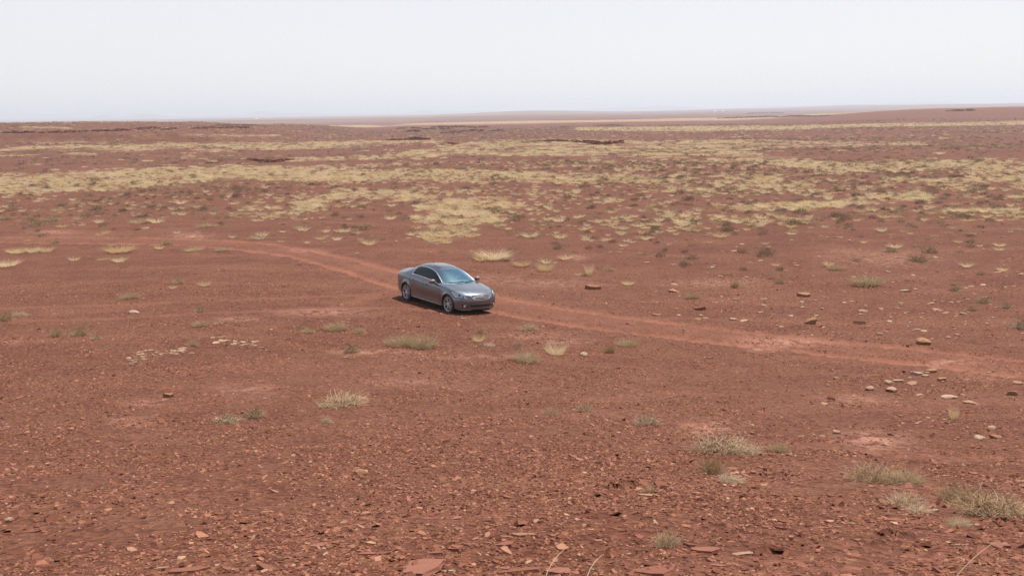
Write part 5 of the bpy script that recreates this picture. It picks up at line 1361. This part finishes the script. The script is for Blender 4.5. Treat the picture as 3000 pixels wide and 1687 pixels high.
Pp, rp, sp_ = lay(pale_x, pale_y, np.clip(rng.lognormal(-2.5, .45, len(pale_x)), .03, .3), 0.0, .8, .08)
instancer('pale_pebbles', PLATES['pale'][:4] + PLATES['red'][:2], Pp, rp, sp_, rng.integers(0, 6, len(Pp)), 'countless pale pebbles scattered over the red flat')
instancer('shale_chips', CHIP, P, ro, sc_, rng.integers(0, 9, len(P)), 'countless flat red shale chips covering the near slope')

# long dry straws rising in front
for lab, pts, hgt in (('curved dry straw at the bottom edge right of the broad slab', [(1598, 1690), (1655, 1607)], .9), ('second curved dry straw at the bottom edge', [(1720, 1690), (1768, 1622)], .9), ('long slanting dry straw near the lower right corner', [(2800, 1690), (2925, 1580)], .9)):
    a = gp(*pts[0], H); d = px_dir(*pts[1]); d2 = np.linalg.norm(a - [0, 0, EYE]); tip = np.array([0, 0, EYE]) + d * d2 * 1.02
    m_ = (a + tip) / 2 + [-.02, 0, .02]
    cv = [a * (1 - t) ** 2 + 2 * m_ * t * (1 - t) + tip * t * t for t in np.linspace(0, 1, 9)]
    v, f = tube([c - a for c in cv], [.0028] * 6 + [.002, .0016, .001], 5); o = link('dry_straw', mesh('dry_straw', v, f), M['twig'], smooth=60); o.location = a
    tag(o, lab, 'straw', 'dry straws in front')

# ------------------------------------------------------------------ names for the look-alikes: by the nearest landmark, counting outward
import re
def short(lab): return re.split(r',| (?:on|beside|right of|left of|above|below|among|at|by|in|under|with|just|and|near|between|lying|alone|leaning|behind|cut|standing|against|ending|trailing|edging|from|around) ', lab)[0]
marks = [(a, b, lab) for a, b, w, h, k, lab in PLANTS] + [(a, b, lab) for a, b, w, h, t_, k, lab in STONES]
cnt_ = {}
for m_ in marks: cnt_[short(m_[2])] = cnt_.get(short(m_[2]), 0) + 1
marks = [(a, b, short(l)) for a, b, l in marks if cnt_[short(l)] == 1 and 2 <= len(short(l).split()) <= 6] + [(1310, 850, 'parked car'), (1240, 408, 'blocky sandstone wall'), (1760, 420, 'long dark cut bank'), (785, 475, 'dark gully bank')]
MA = np.array([m_[:2] for m_ in marks]); buckets = {}
for ob, adj, cat_, grp, a, b in PENDING:
    d = np.hypot(MA[:, 0] - a, (MA[:, 1] - b) * 2.2); i = int(d.argmin()); dx, dy = a - MA[i, 0], b - MA[i, 1]
    rel = ('right of' if dx > 0 else 'left of') if abs(dx) > abs(dy) * 1.6 else ('below' if dy > 0 else 'above')
    buckets.setdefault((adj, rel, i), []).append((d[i], ob, cat_, grp))
ORD = ['nearest', 'second', 'third', 'fourth', 'fifth', 'sixth', 'seventh', 'eighth', 'ninth', 'tenth', 'eleventh', 'twelfth', 'thirteenth', 'fourteenth', 'fifteenth', 'sixteenth', 'seventeenth', 'eighteenth', 'nineteenth', 'twentieth']
for (adj, rel, i), L_ in buckets.items():
    L_.sort(key=lambda q: q[0])
    for k, (d_, ob, cat_, grp) in enumerate(L_):
        tag(ob, '%s %s %s the %s' % (ORD[k] if k < 20 else 'outlying', adj, rel, marks[i][2]) + (', counting outward' if 0 < k < 20 else ''), cat_, grp if k < 20 else 'outlying %s %s the %s' % (adj, rel, marks[i][2]))
